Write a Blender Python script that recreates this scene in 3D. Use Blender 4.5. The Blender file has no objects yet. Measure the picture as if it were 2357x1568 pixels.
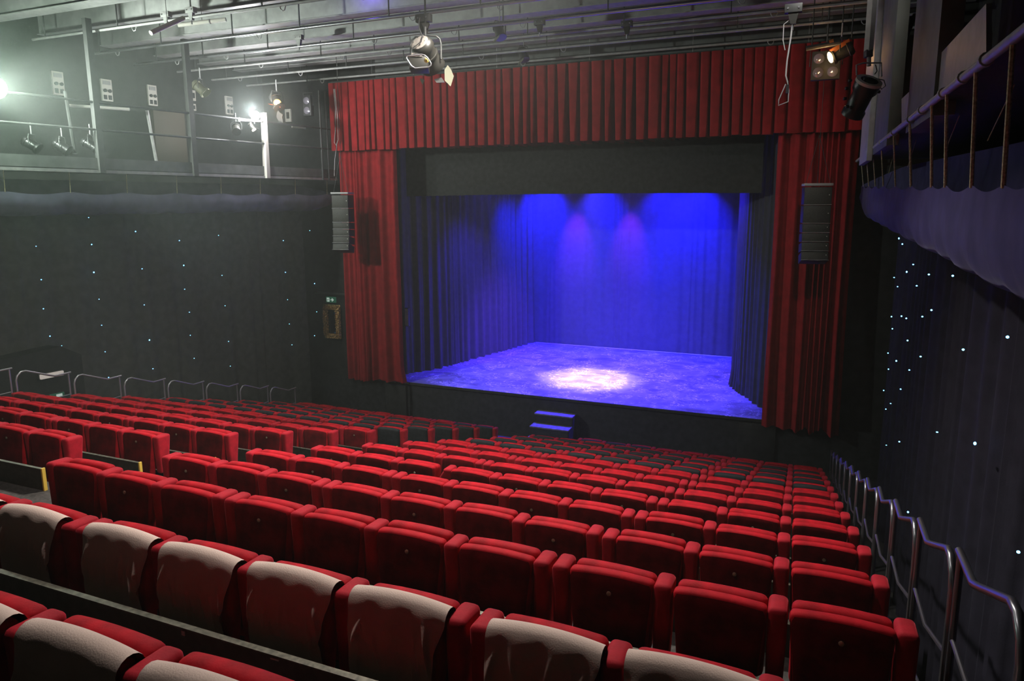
import bpy, bmesh, math, random
from mathutils import Vector, Matrix
from math import sin, cos, pi, radians as R

S = bpy.context.scene
COL = S.collection

# ------------------------------------------------------------------ camera
CZ = 6.27
F, CY, PITCH, ROLL, YAW = 1618.1, 739.3, .1682, -.006, .3952
fw = Vector((-sin(YAW)*cos(PITCH), cos(YAW)*cos(PITCH), -sin(PITCH)))
r0 = Vector((cos(YAW), sin(YAW), 0)); u0 = r0.cross(fw)
rt = r0*cos(ROLL) + u0*sin(ROLL); up = -r0*sin(ROLL) + u0*cos(ROLL)
cd = bpy.data.cameras.new('camera'); cam = bpy.data.objects.new('camera', cd); COL.objects.link(cam)
cd.sensor_width = 36; cd.lens = F/2357*36; cd.shift_y = -(784-CY)/2357; cd.clip_start = .05; cd.clip_end = 200
M = Matrix((rt, up, -fw)).transposed().to_4x4(); M.translation = (0, 0, CZ)
cam.matrix_world = M
S.camera = cam

S.view_settings.view_transform = 'Standard'; S.view_settings.look = 'None'
S.view_settings.gamma = 1; S.view_settings.exposure = 0.0
try: S.view_settings.use_curve_mapping = False
except Exception: pass
S.cycles.use_denoising = True
S.cycles.max_bounces = 5; S.cycles.diffuse_bounces = 3; S.cycles.glossy_bounces = 2; S.cycles.volume_bounces = 0
S.cycles.transmission_bounces = 2; S.cycles.sample_clamp_indirect = 4.0
S.cycles.caustics_reflective = False; S.cycles.caustics_refractive = False
w = bpy.data.worlds.new('world'); S.world = w; w.use_nodes = True
w.node_tree.nodes['Background'].inputs[0].default_value = (.55, .6, .62, 1)
w.node_tree.nodes['Background'].inputs[1].default_value = 0.0
vs = w.node_tree.nodes.new('ShaderNodeVolumeScatter')      # thin stage haze filling the hall
vs.inputs['Color'].default_value = (.9, .97, .92, 1); vs.inputs['Density'].default_value = .0026; vs.inputs['Anisotropy'].default_value = .35
w.node_tree.links.new(vs.outputs[0], w.node_tree.nodes['World Output'].inputs['Volume'])
S.cycles.use_light_tree = False; S.cycles.use_adaptive_sampling = True; S.cycles.adaptive_threshold = .03

def lamp(name, typ, loc, energy, color, to=None, size=.2, angle=60, blend=.5):
    d = bpy.data.lights.new(name, typ); d.energy = energy; d.color = color
    if typ == 'AREA':
        d.shape = 'DISK'; d.size = size
    else: d.shadow_soft_size = size
    if typ == 'SPOT': d.spot_size = R(angle); d.spot_blend = blend
    o = bpy.data.objects.new(name, d); COL.objects.link(o); o.location = loc
    if to is not None:
        o.rotation_euler = (Vector(to)-Vector(loc)).to_track_quat('-Z', 'Y').to_euler()
    return o
LA = (-13.6, 8.2, 8.35)      # flood lamp on the left gallery at the frame edge
LB = (-12.62, 13.9, 8.50)    # flood lamp on the gallery end post
# left gallery floods, right gallery flood, ceiling house lights, one unseen fill
lamp('flood_light_gallery', 'SPOT', LA, 1500, (.90, 1, .92), to=(-8.5, 17, 7.6), size=.1, angle=105, blend=.8)
lamp('flood_halo_gallery', 'POINT', (LA[0]+.25, LA[1], LA[2]), 330, (.78, 1, .82), size=.08)
lamp('flood_light_gallery_end', 'POINT', LB, 220, (.95, .97, 1), size=.08)
lamp('flood_light_right', 'SPOT', (.45, 7.6, 10.2), 420, (1, .97, .92), to=(-6, 16, 7.5), size=.1, angle=110, blend=.8)
lamp('house_light_a', 'SPOT', (-3.5, 7.9, 9.75), 3000, (1, .93, .86), to=(-3.2, 6.0, 0), size=.12, angle=116, blend=1)
lamp('house_light_b', 'SPOT', (-8.5, 8.3, 9.75), 1000, (1, .93, .86), to=(-8.6, 6.8, 0), size=.12, angle=112, blend=1)
lamp('house_light_d', 'SPOT', (-3.8, 3.6, 9.9), 480, (1, .95, .9), to=(-2.9, 3.0, 0), size=.1, angle=96, blend=1)
lamp('profile_light_behind', 'SPOT', (.9, 2.2, 9.2), 1500, (1, .95, .9), to=(-11.2, 8.6, 2.6), size=.06, angle=38, blend=1)
lamp('unseen_fill_light', 'AREA', (-4.5, 5.0, 8.6), 14, (1, .98, .95), to=(-5.5, 16, 9.9), size=1.5)  # added fill with no visible source, lifts the roof and valance
BLUE = (.0, .004, 1)
for i, (x, e) in enumerate(((-9.6, 900), (-8.6, 900), (-6.6, 700), (-4.4, 700), (-3.4, 1000))):
    lamp('stage_wash', 'SPOT', (x, 22.95, 7.25), e*3.0, (.006, .006, 1), to=(x, 23.9, 5.2), size=.04, angle=82, blend=.9)
for i, x in enumerate((-8.6, -6.1, -3.6)):
    lamp('stage_wash_low', 'SPOT', (x, 20.6, 7.6), 5200, BLUE, to=(x, 23.9, 3.2), size=.08, angle=62, blend=1)
for i, (x, c, e) in enumerate(((-9.0, (.025, .008, 1), 3200), (-6.9, (.07, .035, 1), 7000), (-4.4, (.07, .035, 1), 7000), (-2.2, (.03, .015, 1), 3600))):
    lamp('stage_top', 'SPOT', (x, 19.3, 7.7), e, c, to=(x*.7-1.6, 20.0, 1.1), size=.08, angle=84, blend=.9)
for x in (-7.5, -5.6):
    lamp('purple_beam', 'SPOT', (x+.1, 23.0, 7.2), 1000, (.45, .04, .8), to=(x, 23.85, 4.9), size=.03, angle=34, blend=1)
lamp('side_wash', 'SPOT', (-8.6, 19.0, 7.2), 5000, (.0, .02, 1), to=(-1.4, 19.4, 3.2), size=.05, angle=30, blend=1)
lamp('side_wash_left', 'SPOT', (-3.2, 20.0, 7.2), 7000, (.10, .03, 1), to=(-9.7, 22.0, 1.5), size=.05, angle=34, blend=1)
lamp('white_special', 'SPOT', (-5.4, 18.6, 7.7), 10000, (1, .70, .80), to=(-5.62, 19.35, 1.13), size=.25, angle=28, blend=1)

# ------------------------------------------------------------------ materials
def mat(name, color, rough=.6, metal=0, noise=0, nscale=20, emit=None, estr=0, sheen=0, sheentint=None, bump=0, bscale=60, spec=.4, tocol=None, stretch=None):
    m = bpy.data.materials.new(name); m.use_nodes = True
    nt = m.node_tree; b = nt.nodes['Principled BSDF']
    b.inputs['Base Color'].default_value = (*color, 1); b.inputs['Roughness'].default_value = rough
    b.inputs['Metallic'].default_value = metal; b.inputs['Specular IOR Level'].default_value = spec
    if sheen:
        b.inputs['Sheen Weight'].default_value = sheen; b.inputs['Sheen Roughness'].default_value = .35
        b.inputs['Sheen Tint'].default_value = (*(sheentint or color), 1)
    if emit:
        b.inputs['Emission Color'].default_value = (*emit, 1); b.inputs['Emission Strength'].default_value = estr
    if noise or bump:
        tc = nt.nodes.new('ShaderNodeTexCoord'); vec = tc.outputs['Object']
        if stretch:
            mp = nt.nodes.new('ShaderNodeMapping'); mp.inputs['Scale'].default_value = stretch
            nt.links.new(vec, mp.inputs[0]); vec = mp.outputs[0]
    if noise:
        n = nt.nodes.new('ShaderNodeTexNoise'); n.inputs['Scale'].default_value = nscale; n.inputs['Detail'].default_value = 5
        nt.links.new(vec, n.inputs['Vector'])
        r = nt.nodes.new('ShaderNodeValToRGB'); nt.links.new(n.outputs['Fac'], r.inputs[0])
        c2 = tocol or tuple(min(1, c*(1+noise)) for c in color); c1 = tuple(c*(1-noise) for c in color) if not tocol else color
        r.color_ramp.elements[0].position = .35; r.color_ramp.elements[1].position = .7
        r.color_ramp.elements[0].color = (*c1, 1); r.color_ramp.elements[1].color = (*c2, 1)
        nt.links.new(r.outputs[0], b.inputs['Base Color'])
    if bump:
        n2 = nt.nodes.new('ShaderNodeTexNoise'); n2.inputs['Scale'].default_value = bscale; n2.inputs['Detail'].default_value = 4
        nt.links.new(vec, n2.inputs['Vector'])
        bp = nt.nodes.new('ShaderNodeBump'); bp.inputs['Strength'].default_value = bump; bp.inputs['Distance'].default_value = .01
        nt.links.new(n2.outputs['Fac'], bp.inputs['Height']); nt.links.new(bp.outputs[0], b.inputs['Normal'])
    return m
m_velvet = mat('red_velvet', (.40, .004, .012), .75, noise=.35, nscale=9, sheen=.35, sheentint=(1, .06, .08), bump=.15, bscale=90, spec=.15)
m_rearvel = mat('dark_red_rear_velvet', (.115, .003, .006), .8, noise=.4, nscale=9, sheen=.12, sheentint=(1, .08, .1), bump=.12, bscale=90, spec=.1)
m_armvel = mat('red_arm_velvet', (.40, .010, .022), .75, noise=.25, nscale=9, sheen=.5, sheentint=(1, .15, .18), bump=.12, bscale=90, spec=.15)
m_blackcover = mat('black_cover_cloth', (.018, .021, .024), .7, noise=.3, nscale=14, sheen=.12, sheentint=(.3, .35, .4), spec=.25)
m_cream = mat('cream_cotton', (.62, .47, .40), .8, noise=.06, nscale=6, bump=.2, bscale=160, spec=.2)
m_blacksteel = mat('black_steel', (.02, .02, .022), .45, metal=.6)
m_disc = mat('dull_metal_disc', (.4, .36, .25), .45, metal=.7)
m_tread = mat('tier_carpet', (.06, .055, .05), .9, noise=.35, nscale=30)
m_riser = mat('olive_painted_board', (.035, .036, .025), .55, noise=.25, nscale=18)
m_nosing = mat('worn_metal_edge', (.09, .082, .06), .5, metal=.5, noise=.5, nscale=30)
m_yellow = mat('yellow_edge', (.75, .5, .08), .5)
m_redcurt = mat('red_wool_curtain', (.27, .014, .018), .85, noise=.18, nscale=5, bump=.12, bscale=150, sheen=.12, sheentint=(.8, .08, .08), spec=.08)
m_blackcurt = mat('black_serge_cloth', (.035, .037, .035), .9, noise=.2, nscale=8, bump=.12, bscale=90, spec=.12)
m_star_r = mat('star_cloth_shaded', (.022, .021, .032), .9, noise=.2, nscale=6, bump=.15, bscale=60, spec=.1)  # star cloth darkened, the shade of the right side put into its colour
m_star = mat('star_cloth_lit', (.09, .094, .084), .9, noise=.2, nscale=6, bump=.15, bscale=60, spec=.12)  # star cloth lightened, the hazy light on the left put into its colour
m_legcloth = mat('black_velour', (.05, .05, .055), .85, noise=.1, nscale=6, spec=.1)
m_backdrop = mat('black_wool_backdrop', (.085, .085, .09), .9, noise=.1, nscale=6, spec=.1)
m_wall = mat('black_painted_wall', (.028, .028, .027), .75, noise=.25, nscale=5, bump=.2, bscale=25, spec=.25)
m_stagefront = mat('stage_fascia_paint', (.030, .030, .032), .8, noise=.25, nscale=7, bump=.2, bscale=30, spec=.25)
m_steptop = mat('lit_step_tread', (.16, .16, .17), .6, noise=.3, nscale=12)  # tread grey raised to stand in for the stage light on top
m_floor = mat('hall_floor_vinyl', (.035, .036, .036), .5, noise=.3, nscale=4)
m_beam = mat('grey_painted_steel', (.30, .305, .295), .55, noise=.15, nscale=5, spec=.4)
m_deck = mat('grey_roof_deck', (.12, .125, .12), .65, noise=.2, nscale=4, spec=.3)
m_darksteel = mat('dark_grey_steel', (.055, .057, .055), .5, noise=.2, nscale=8)
m_greysteel = mat('grey_steel', (.33, .33, .32), .45, noise=.15, nscale=8)
m_chrome = mat('galvanised_tube', (.55, .55, .57), .28, metal=.9)
m_rail = mat('brushed_rail_shaded', (.22, .22, .24), .3, metal=.85)  # rail steel darkened, dim light on the right put into its colour
m_white = mat('off_white_paint', (.6, .58, .52), .5)
m_speaker = mat('speaker_grille', (.05, .05, .042), .6, noise=.2, nscale=60)
m_speakercase = mat('speaker_cabinet', (.02, .02, .02), .5)
m_rope = mat('hemp_rope', (.42, .37, .22), .9, noise=.4, nscale=60)
m_drape = mat('violet_lit_drape', (.055, .05, .125), .85, noise=.2, nscale=4, sheen=.15, sheentint=(.6, .6, .8), spec=.1)  # violet bounce from the stage lights is put into the cloth colour
m_gold = mat('gilt_wood', (.62, .40, .16), .4, metal=.6, noise=.6, nscale=22)
m_glassdark = mat('dark_glass', (.01, .01, .012), .08, spec=.6)
m_lens = mat('lamp_lens', (.55, .52, .6), .1, metal=.6)
m_yelbadge = mat('yellow_badge', (.75, .45, .03), .5)
m_cable = mat('black_cable', (.03, .03, .03), .5)
m_paleCable = mat('pale_cable', (.5, .5, .5), .5)
m_brown = mat('brown_board', (.055, .042, .028), .7)
def emis(n, c, s): return mat(n, (0, 0, 0), .5, emit=c, estr=s)
e_flood = emis('flood_lamp_glow', (1, 1, 1), 60)
e_orange = emis('orange_gel_glow', (1, .33, .04), 14)
e_orange2 = emis('orange_gel_edge_glow', (1, .16, .03), 1.6)
e_core = emis('warm_core_glow', (1, .72, .35), 40)
e_led = emis('blue_led_glow', (.12, .5, 1), 9)
e_green = emis('exit_sign_green', (.03, .16, .09), .35)
e_signwhite = emis('exit_sign_white', (.75, .9, .8), .5)
e_emerg = emis('emergency_lamp_glow', (.95, .85, .75), .45)
e_purple = emis('purple_lamp_glow', (.3, .15, 1), 3)
m_gloss = mat('black_gloss_metal', (.007, .007, .007), .35, spec=.5)
m_drape_l = mat('faint_violet_lit_drape', (.12, .12, .17), .85, noise=.2, nscale=4, spec=.1)  # greyer copy of the drape, less violet light in its colour
m_col = mat('green_grey_column_paint', (.12, .13, .11), .6, noise=.15, nscale=5)
m_barn = mat('barndoor_metal', (.15, .15, .10), .6)
m_lampbody = mat('lamp_body_black', (.022, .021, .017), .4, spec=.5)
m_lamptop = mat('lamp_body_dusty', (.20, .18, .16), .55, noise=.2)
m_orangegel = mat('orange_gel_frame', (.5, .14, .03), .6)

# stage floor: scuffed vinyl
m_stage = bpy.data.materials.new('scuffed_stage_vinyl'); m_stage.use_nodes = True
nt = m_stage.node_tree; b = nt.nodes['Principled BSDF']; tc = nt.nodes.new('ShaderNodeTexCoord')
def tex(scale, det, stretch, dist=0):
    mp = nt.nodes.new('ShaderNodeMapping'); mp.inputs['Scale'].default_value = stretch; nt.links.new(tc.outputs['Object'], mp.inputs[0])
    n = nt.nodes.new('ShaderNodeTexNoise'); n.inputs['Scale'].default_value = scale; n.inputs['Detail'].default_value = det
    n.inputs['Distortion'].default_value = dist; nt.links.new(mp.outputs[0], n.inputs[0]); return n
def ramp(n, p0, c0, p1, c1):
    r = nt.nodes.new('ShaderNodeValToRGB'); nt.links.new(n.outputs[0], r.inputs[0])
    r.color_ramp.elements[0].position = p0; r.color_ramp.elements[0].color = (*c0, 1)
    r.color_ramp.elements[1].position = p1; r.color_ramp.elements[1].color = (*c1, 1); return r
n1 = ramp(tex(.9, 8, (1, 1.6, 1), 1.2), .35, (.12, .115, .12), .7, (.34, .33, .34))
n2 = ramp(tex(7, 10, (.7, 2.4, 1), 3.0), .56, (0, 0, 0), .60, (1, .95, 1))
n3 = ramp(tex(2.2, 3, (1.4, 1, 1), 0), .42, (0, 0, 0), .60, (1, 1, 1))
mul = nt.nodes.new('ShaderNodeMix'); mul.data_type = 'RGBA'; mul.blend_type = 'MULTIPLY'; mul.inputs[0].default_value = 1
nt.links.new(n2.outputs[0], mul.inputs[6]); nt.links.new(n3.outputs[0], mul.inputs[7])
add = nt.nodes.new('ShaderNodeMix'); add.data_type = 'RGBA'; add.blend_type = 'ADD'; add.inputs[0].default_value = .8
nt.links.new(n1.outputs[0], add.inputs[6]); nt.links.new(mul.outputs[2], add.inputs[7]); nt.links.new(add.outputs[2], b.inputs['Base Color'])
b.inputs['Roughness'].default_value = .55; b.inputs['Specular IOR Level'].default_value = .3

# ------------------------------------------------------------------ helpers
class MB:
    def __init__(s): s.bm = bmesh.new()
    def box(s, c, size, rot=None, bev=0, seg=2):
        r = bmesh.ops.create_cube(s.bm, size=1); vs = r['verts']
        m = Matrix.Translation(c) @ (rot.to_4x4() if rot is not None else Matrix()) @ Matrix.Diagonal((*size, 1))
        bmesh.ops.transform(s.bm, matrix=m, verts=vs)
        if bev:
            es = list({e for v in vs for e in v.link_edges})
            bmesh.ops.bevel(s.bm, geom=es, offset=bev, segments=seg, affect='EDGES', profile=.5)
        return s
    def b2(s, a, b, bev=0, seg=2):
        a, b = Vector(a), Vector(b)
        return s.box((a+b)/2, [abs(x) for x in (b-a)], bev=bev, seg=seg)
    def bar(s, p, q, w_, h_):
        p, q = Vector(p), Vector(q); d = q-p
        rot = d.to_track_quat('X', 'Z').to_matrix()
        return s.box((p+q)/2, (d.length, w_, h_), rot)
    def tube(s, pts, r, n=8, caps=True):
        pts = [Vector(p) for p in pts]; rings = []; prev = None
        for i, p in enumerate(pts):
            t = (pts[min(i+1, len(pts)-1)]-pts[max(i-1, 0)]).normalized()
            if prev is None:
                a = t.cross(Vector((0, 0, 1)));
                if a.length < .05: a = t.cross(Vector((1, 0, 0)))
                a.normalize()
            else:
                a = prev - t*prev.dot(t); a.normalize()
            prev = a; bb = t.cross(a); rr = r[i] if isinstance(r, (list, tuple)) else r
            rings.append([s.bm.verts.new(p + a*rr*cos(2*pi*k/n) + bb*rr*sin(2*pi*k/n)) for k in range(n)])
        for A, B in zip(rings, rings[1:]):
            for k in range(n): s.bm.faces.new((A[k], A[(k+1) % n], B[(k+1) % n], B[k]))
        if caps:
            s.bm.faces.new(rings[0][::-1]); s.bm.faces.new(rings[-1])
        return s
    def lathe(s, prof, o, axis, n=24):
        axis = Vector(axis).normalized(); q = axis.to_track_quat('Z', 'Y').to_matrix(); o = Vector(o); rings = []
        for rr, h in prof:
            rings.append([s.bm.verts.new(o + q @ Vector((rr*cos(2*pi*k/n), rr*sin(2*pi*k/n), h))) for k in range(n)])
        for A, B in zip(rings, rings[1:]):
            for k in range(n): s.bm.faces.new((A[k], A[(k+1) % n], B[(k+1) % n], B[k]))
        if prof[0][0] > 1e-4: s.bm.faces.new(rings[0][::-1])
        if prof[-1][0] > 1e-4: s.bm.faces.new(rings[-1])
        return s
    def grid(s, nu, nv, f):
        V = [[s.bm.verts.new(f(i/nu, j/nv)) for j in range(nv+1)] for i in range(nu+1)]
        for i in range(nu):
            for j in range(nv): s.bm.faces.new((V[i][j], V[i+1][j], V[i+1][j+1], V[i][j+1]))
        return s
    def poly(s, pts, thick):
        """flat plate: polygon pts extruded by vector thick"""
        a = [s.bm.verts.new(p) for p in pts]; bq = [s.bm.verts.new(Vector(p)+Vector(thick)) for p in pts]; n = len(a)
        s.bm.faces.new(a); s.bm.faces.new(bq[::-1])
        for k in range(n): s.bm.faces.new((a[k], bq[k], bq[(k+1) % n], a[(k+1) % n]))
        return s
    def mesh(s, name, m, smooth=True, ang=40):
        bmesh.ops.remove_doubles(s.bm, verts=s.bm.verts, dist=1e-6)
        bmesh.ops.recalc_face_normals(s.bm, faces=s.bm.faces)
        me = bpy.data.meshes.new(name); s.bm.to_mesh(me); s.bm.free(); me.materials.append(m)
        if smooth:
            me.shade_smooth()
            try: me.set_sharp_from_angle(angle=R(ang))
            except Exception: pass
        return me
    def build(s, name, m, parent=None, **k):
        return link(name, s.mesh(name, m, **k), parent)
def link(name, me, parent=None, loc=None, rot=None):
    o = bpy.data.objects.new(name, me); COL.objects.link(o); o.parent = parent
    if loc is not None: o.location = loc
    if rot is not None: o.rotation_euler = rot
    return o
def tag(o, label=None, cat=None, group=None, kind=None):
    if label: o['label'] = label
    if cat: o['category'] = cat
    if group: o['group'] = group
    if kind: o['kind'] = kind
    return o
def thing(name, label, cat, loc=(0, 0, 0), rz=0, group=None):
    o = bpy.data.objects.new(name, None); COL.objects.link(o); o.location = loc; o.rotation_euler = (0, 0, rz)
    o.empty_display_size = .1
    return tag(o, label, cat, group)
def struct(name, mb, m, **k): return tag(mb.build(name, m, **k), kind='structure')
def copy_tree(o, parent=None):
    c = o.copy(); COL.objects.link(c); c.parent = parent
    for ch in list(o.children): copy_tree(ch, c)
    return c
# photo ray helpers (where a measured image point meets a wall, floor or gallery plane)
O = Vector((0, 0, CZ))
def ray(x, y): return fw + rt*((x-1178.5)/F) - up*((y-CY)/F)
def aty(x, y, Y): r = ray(x, y); return O + r*(Y/r.y)
def atx(x, y, X): r = ray(x, y); return O + r*(X/r.x)
def atz(x, y, Z): r = ray(x, y); return O + r*((Z-CZ)/r.z)
ANG = R(8)
def onwall(x, y, x0, y0=17.16, ang=ANG):
    n = Vector((cos(ang), -sin(ang), 0)); r = ray(x, y); t = (Vector((x0, y0, 0))-O).dot(n)/r.dot(n); return O + r*t
def gx(y, x0=-12.45): return x0 - (17.16-y)*math.tan(ANG)      # x on the left gallery line at depth y

# ------------------------------------------------------------------ the setting
YS = 17.16; ZST = 1.12; ROWS = 16
def rowy(k): return (2.215+(13-k)*.9181)*1.15
def tread(k): return .05+(k-1)*.3148
def seatz(k): return tread(k) + (-.055 if k >= 13 else 0)
struct('floor', MB().b2((-18, -4, -.2), (4, 26, 0)), m_floor)
# walls
wl = MB(); a = Vector((gx(-4, -13.95), -4, 0)); bq = Vector((gx(17.16, -13.95), 17.16, 0))
wl.poly([a, bq, bq+Vector((0, 0, 6.6)), a+Vector((0, 0, 6.6))], (-.25, 0, 0)); struct('wall_left', wl, m_wall)
wl = MB(); a = Vector((gx(-4, -15.1), -4, 6.6)); bq = Vector((gx(17.16, -15.1), 17.16, 6.6))
wl.poly([a, bq, bq+Vector((0, 0, 5)), a+Vector((0, 0, 5))], (-.25, 0, 0)); struct('wall_left_upper', wl, m_wall)
struct('wall_right', MB().b2((2.1, -4, 0), (2.35, 17.3, 6.6)), m_wall)
struct('wall_right_upper', MB().b2((2.9, -4, 6.6), (3.15, 17.3, 11.6)), m_wall)
struct('wall_back', MB().b2((-18, -4.2, 0), (4, -4, 11.6)), m_wall)
struct('wall_front_left', MB().b2((-16, 17.35, 0), (-11.3, 17.6, 11.6)), m_wall)
struct('wall_front_right', MB().b2((.25, 17.35, 0), (4, 17.6, 11.6)), m_wall)
struct('wall_front_top', MB().b2((-11.3, 17.35, 8.05), (.25, 17.6, 11.6)), m_deck)
struct('wall_stage_back', MB().b2((-14, 25.2, 0), (4, 25.4, 11.6)), m_wall)
struct('wall_stage_left', MB().b2((-14.2, 17.6, 0), (-14, 25.4, 11.6)), m_wall)
struct('wall_stage_right', MB().b2((4, 17.6, 0), (4.2, 25.4, 11.6)), m_wall)
# ceiling: ribbed deck running parallel to the stage front
prof = []; y = -4.2; k = 0
while y < 17.35:
    prof += [(y, 11.0), (y+.22, 11.0), (y+.27, 10.9), (y+.47, 10.9)]; y += .52
cb = MB()
cb.grid(1, len(prof)-1, lambda u, v: Vector((-18+22*u, prof[int(round(v*(len(prof)-1)))][0], prof[int(round(v*(len(prof)-1)))][1])))
struct('ceiling', cb, m_deck, smooth=False)
struct('ceiling_stage', MB().b2((-14, 17.6, 9.6), (4, 25.4, 9.8)), m_wall)

# stage platform
st = thing('stage_platform', 'raised stage with scuffed blue lit floor and black fascia behind the front row', 'stage', (-5.5, 20, 0))
def sub(o, p):  # parent keeping world coordinates
    o.parent = p; o.matrix_parent_inverse = Matrix.Translation(p.location).inverted() if p.rotation_euler.z == 0 else p.matrix_world.inverted(); return o
sub(MB().b2((-11.2, YS, ZST-.06), (.15, 25.1, ZST)).build('deck', m_stage), st)
sub(MB().b2((-13.4, YS+.02, 0), (1.9, YS+.08, ZST-.06)).build('fascia', m_stagefront), st)
sub(MB().b2((-10.4, YS-.03, ZST-.07), (1.0, YS+.02, ZST-.005)).build('edge_trim', m_blackcurt), st)
o = sub(MB().b2((-11.2, YS-.05, .02), (-10.5, YS+.02, 1.0), bev=.01).build('access_hatch', m_wall), st)
o = sub(MB().b2((-10.42, YS-.07, .0), (-10.36, YS+.02, 1.02), bev=.01).build('hatch_post', m_wall), st)
o = sub(MB().b2((-1.25, YS-.04, .02), (-.4, YS+.02, 1.0), bev=.01).build('access_hatch', m_wall), st)
# steps up to the stage
sp = thing('portable_steps', 'black portable steps with blue lit treads against the stage front', 'steps', (-5.85, 16.9, 0))
for i, (y0, z0) in enumerate(((16.80, .75), (16.45, .50), (16.1, .25))):
    sub(MB().b2((-6.38, y0-.02, z0-.04), (-5.32, y0+.33, z0), bev=.008).build('tread', m_steptop), sp)
    sub(MB().b2((-6.36, y0+.0, 0.0), (-5.34, y0+.03, z0-.04)).build('riser', m_blackcurt), sp)
for x in (-6.38, -5.34):
    sub(MB().poly([(x, 16.14, 0), (x, 17.12, 0), (x, 17.12, .70), (x, 16.82, .70), (x, 16.82, .45), (x, 16.47, .45), (x, 16.47, .21), (x, 16.14, .21)], (.02, 0, 0)).build('side_panel', m_blackcurt, smooth=False), sp)

# ------------------------------------------------------------------ tiers
XL, XR = -12.95, .80
ORD = ['', 'first', 'second', 'third', 'fourth', 'fifth', 'sixth', 'seventh', 'eighth', 'ninth', 'tenth', 'eleventh', 'twelfth', 'thirteenth', 'fourteenth', 'fifteenth', 'sixteenth']
AL, AR = -6.73, -5.38       # the two sides of the aisle
for k in range(1, ROWS+1):
    yb = rowy(k)-.40; yf = rowy(k-1)-.40 if k > 1 else rowy(k)+.55
    z = tread(k)
    t = thing('seating_tier', 'dark carpeted seating tier, %s step of the rake counted from the stage' % ORD[k], 'platform', (-6, (yb+yf)/2, z), group='seating tiers')
    sub(MB().b2((XL, yb, 0.002), (XR-.08, yf-.003, z)).build('platform', m_tread), t)
    if k > 1:
        for (x0, x1, nm) in ((XL, AL, 'left'), (AR, .64, 'right')):
            p = thing('kick_board', 'olive kick board behind the %s row of seats, %s of the aisle' % (ORD[k-1], nm), 'board', ((x0+x1)/2, yf, z), group='kick boards behind the rows')
            sub(MB().b2((x0, yf-.028, z+.002), (x1, yf-.004, z+.215)).build('panel', m_riser), p)
            sub(MB().b2((x0, yf-.032, z+.216), (x1, yf-.001, z+.224)).build('metal_edge', m_nosing), p)
            for (kk, px, py, w2, h2) in ((14, 632, 1514, .022, .012), (12, 268, 1070, .006, .03), (11, 98, 1118, .006, .035), (14, 421, 1447, .010, .035), (9, 695, 1042, .018, .010)):
                if kk == k:
                    c_ = aty(px, py, yf-.031)
                    if x0 < c_.x < x1: sub(MB().b2((c_.x-w2, yf-.033, max(z+.01, c_.z-h2)), (c_.x+w2, yf-.028, min(z+.21, c_.z+h2))).build('socket_plate', m_greysteel), p)
            if nm == 'left': sub(MB().b2((x1, yf-.034, z+.002), (x1+.02, yf-.001, z+.23)).build('yellow_end_strip', m_yellow), p)
        ai = thing('aisle_step', 'dark half step in the aisle below the %s tier of the rake' % ORD[k], 'step', ((AL+AR)/2, yf+.15, z-.3148), group='aisle half steps')
        MB().b2((AL+.08-ai.location.x, -.148, .003), (AR-.08-ai.location.x, .15, .157)).build('tread_block', m_tread, ai)
        MB().b2((AL+.08-ai.location.x, .13, .1575), (AR-.08-ai.location.x, .15, .162)).build('nosing', m_nosing, ai)

# ------------------------------------------------------------------ chairs
def cushion(w_, d_, h_, bev, taper=0.0, crown=.0, belly=.0, seg=4, topw=0):
    mb = MB(); mb.box((0, 0, 0), (w_, d_, h_), bev=bev, seg=seg); bm = mb.bm
    for i in range(1, 6):
        x = -w_/2+w_*i/6
        bmesh.ops.bisect_plane(bm, geom=bm.verts[:]+bm.edges[:]+bm.faces[:], plane_co=(x, 0, 0), plane_no=(1, 0, 0))
    for i in range(1, 4):
        bmesh.ops.bisect_plane(bm, geom=bm.verts[:]+bm.edges[:]+bm.faces[:], plane_co=(0, 0, -h_/2+h_*i/4), plane_no=(0, 0, 1))
    for v in bm.verts:
        u = v.co.x/(w_/2); t = (v.co.z/h_+.5)
        v.co.z += crown*(1-u*u)*(t > .6)
        v.co.x *= 1-taper*(1-t)
        e = (1-u*u)*(1-(2*t-1)**2)
        v.co.y += (1 if v.co.y > 0 else -1)*belly*e
    return mb
W_, PITCHX, ARM, GAP, H = .47, .575, .10, .11, .73
me_back = cushion(.475, .078, .50, .028, taper=.17, crown=.014, belly=.012).mesh('backrest', m_velvet)
mb = MB(); n_ = 14
def rp(u, v):
    x = (2*u-1); hw = .230*(1-.17*v); z = .238 - .44*v + .014*(1-x*x)*(1-v); r_ = 0
    e = min(1, (1-abs(x))*9); 
    if v < .08: hw *= .93+.07*(v/.08)**.5
    return Vector((x*hw, -.0445-.008*min(1, e)*min(1, v*14+.25)*min(1, (1-v)*10+.2)-.008*(1-x*x)*(1-(2*v-1)**2), z))
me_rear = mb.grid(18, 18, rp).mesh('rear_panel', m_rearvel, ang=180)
me_pan = cushion(.465, .09, .44, .035, taper=.04, crown=.010, belly=.012).mesh('seat_cushion', m_velvet)
mb = MB(); mb.box((0, 0, 0), (.098, .19, .45), bev=.03, seg=4)
for v in mb.bm.verts:
    t = v.co.z/.44+.5; v.co.y = v.co.y*(.6+.4*t) - .03*(1-t)*0; v.co.x *= .86+.14*min(1, t*1.6)
me_arm = mb.mesh('armrest', m_armvel)
me_leg = MB().b2((-.02, -.12, 0), (.02, .06, .03)).b2((-.015, -.07, .03), (.015, -.02, .32)).mesh('leg', m_blacksteel)
me_beam = MB().b2((-.29, -.055, .23), (.29, -.015, .27)).mesh('cross_beam', m_blacksteel)
me_disc = MB().lathe([(.013, 0), (.013, .004), (.008, .006)], (0, 0, 0), (0, -1, 0), n=12).mesh('seat_number_disc', m_disc)
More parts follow.
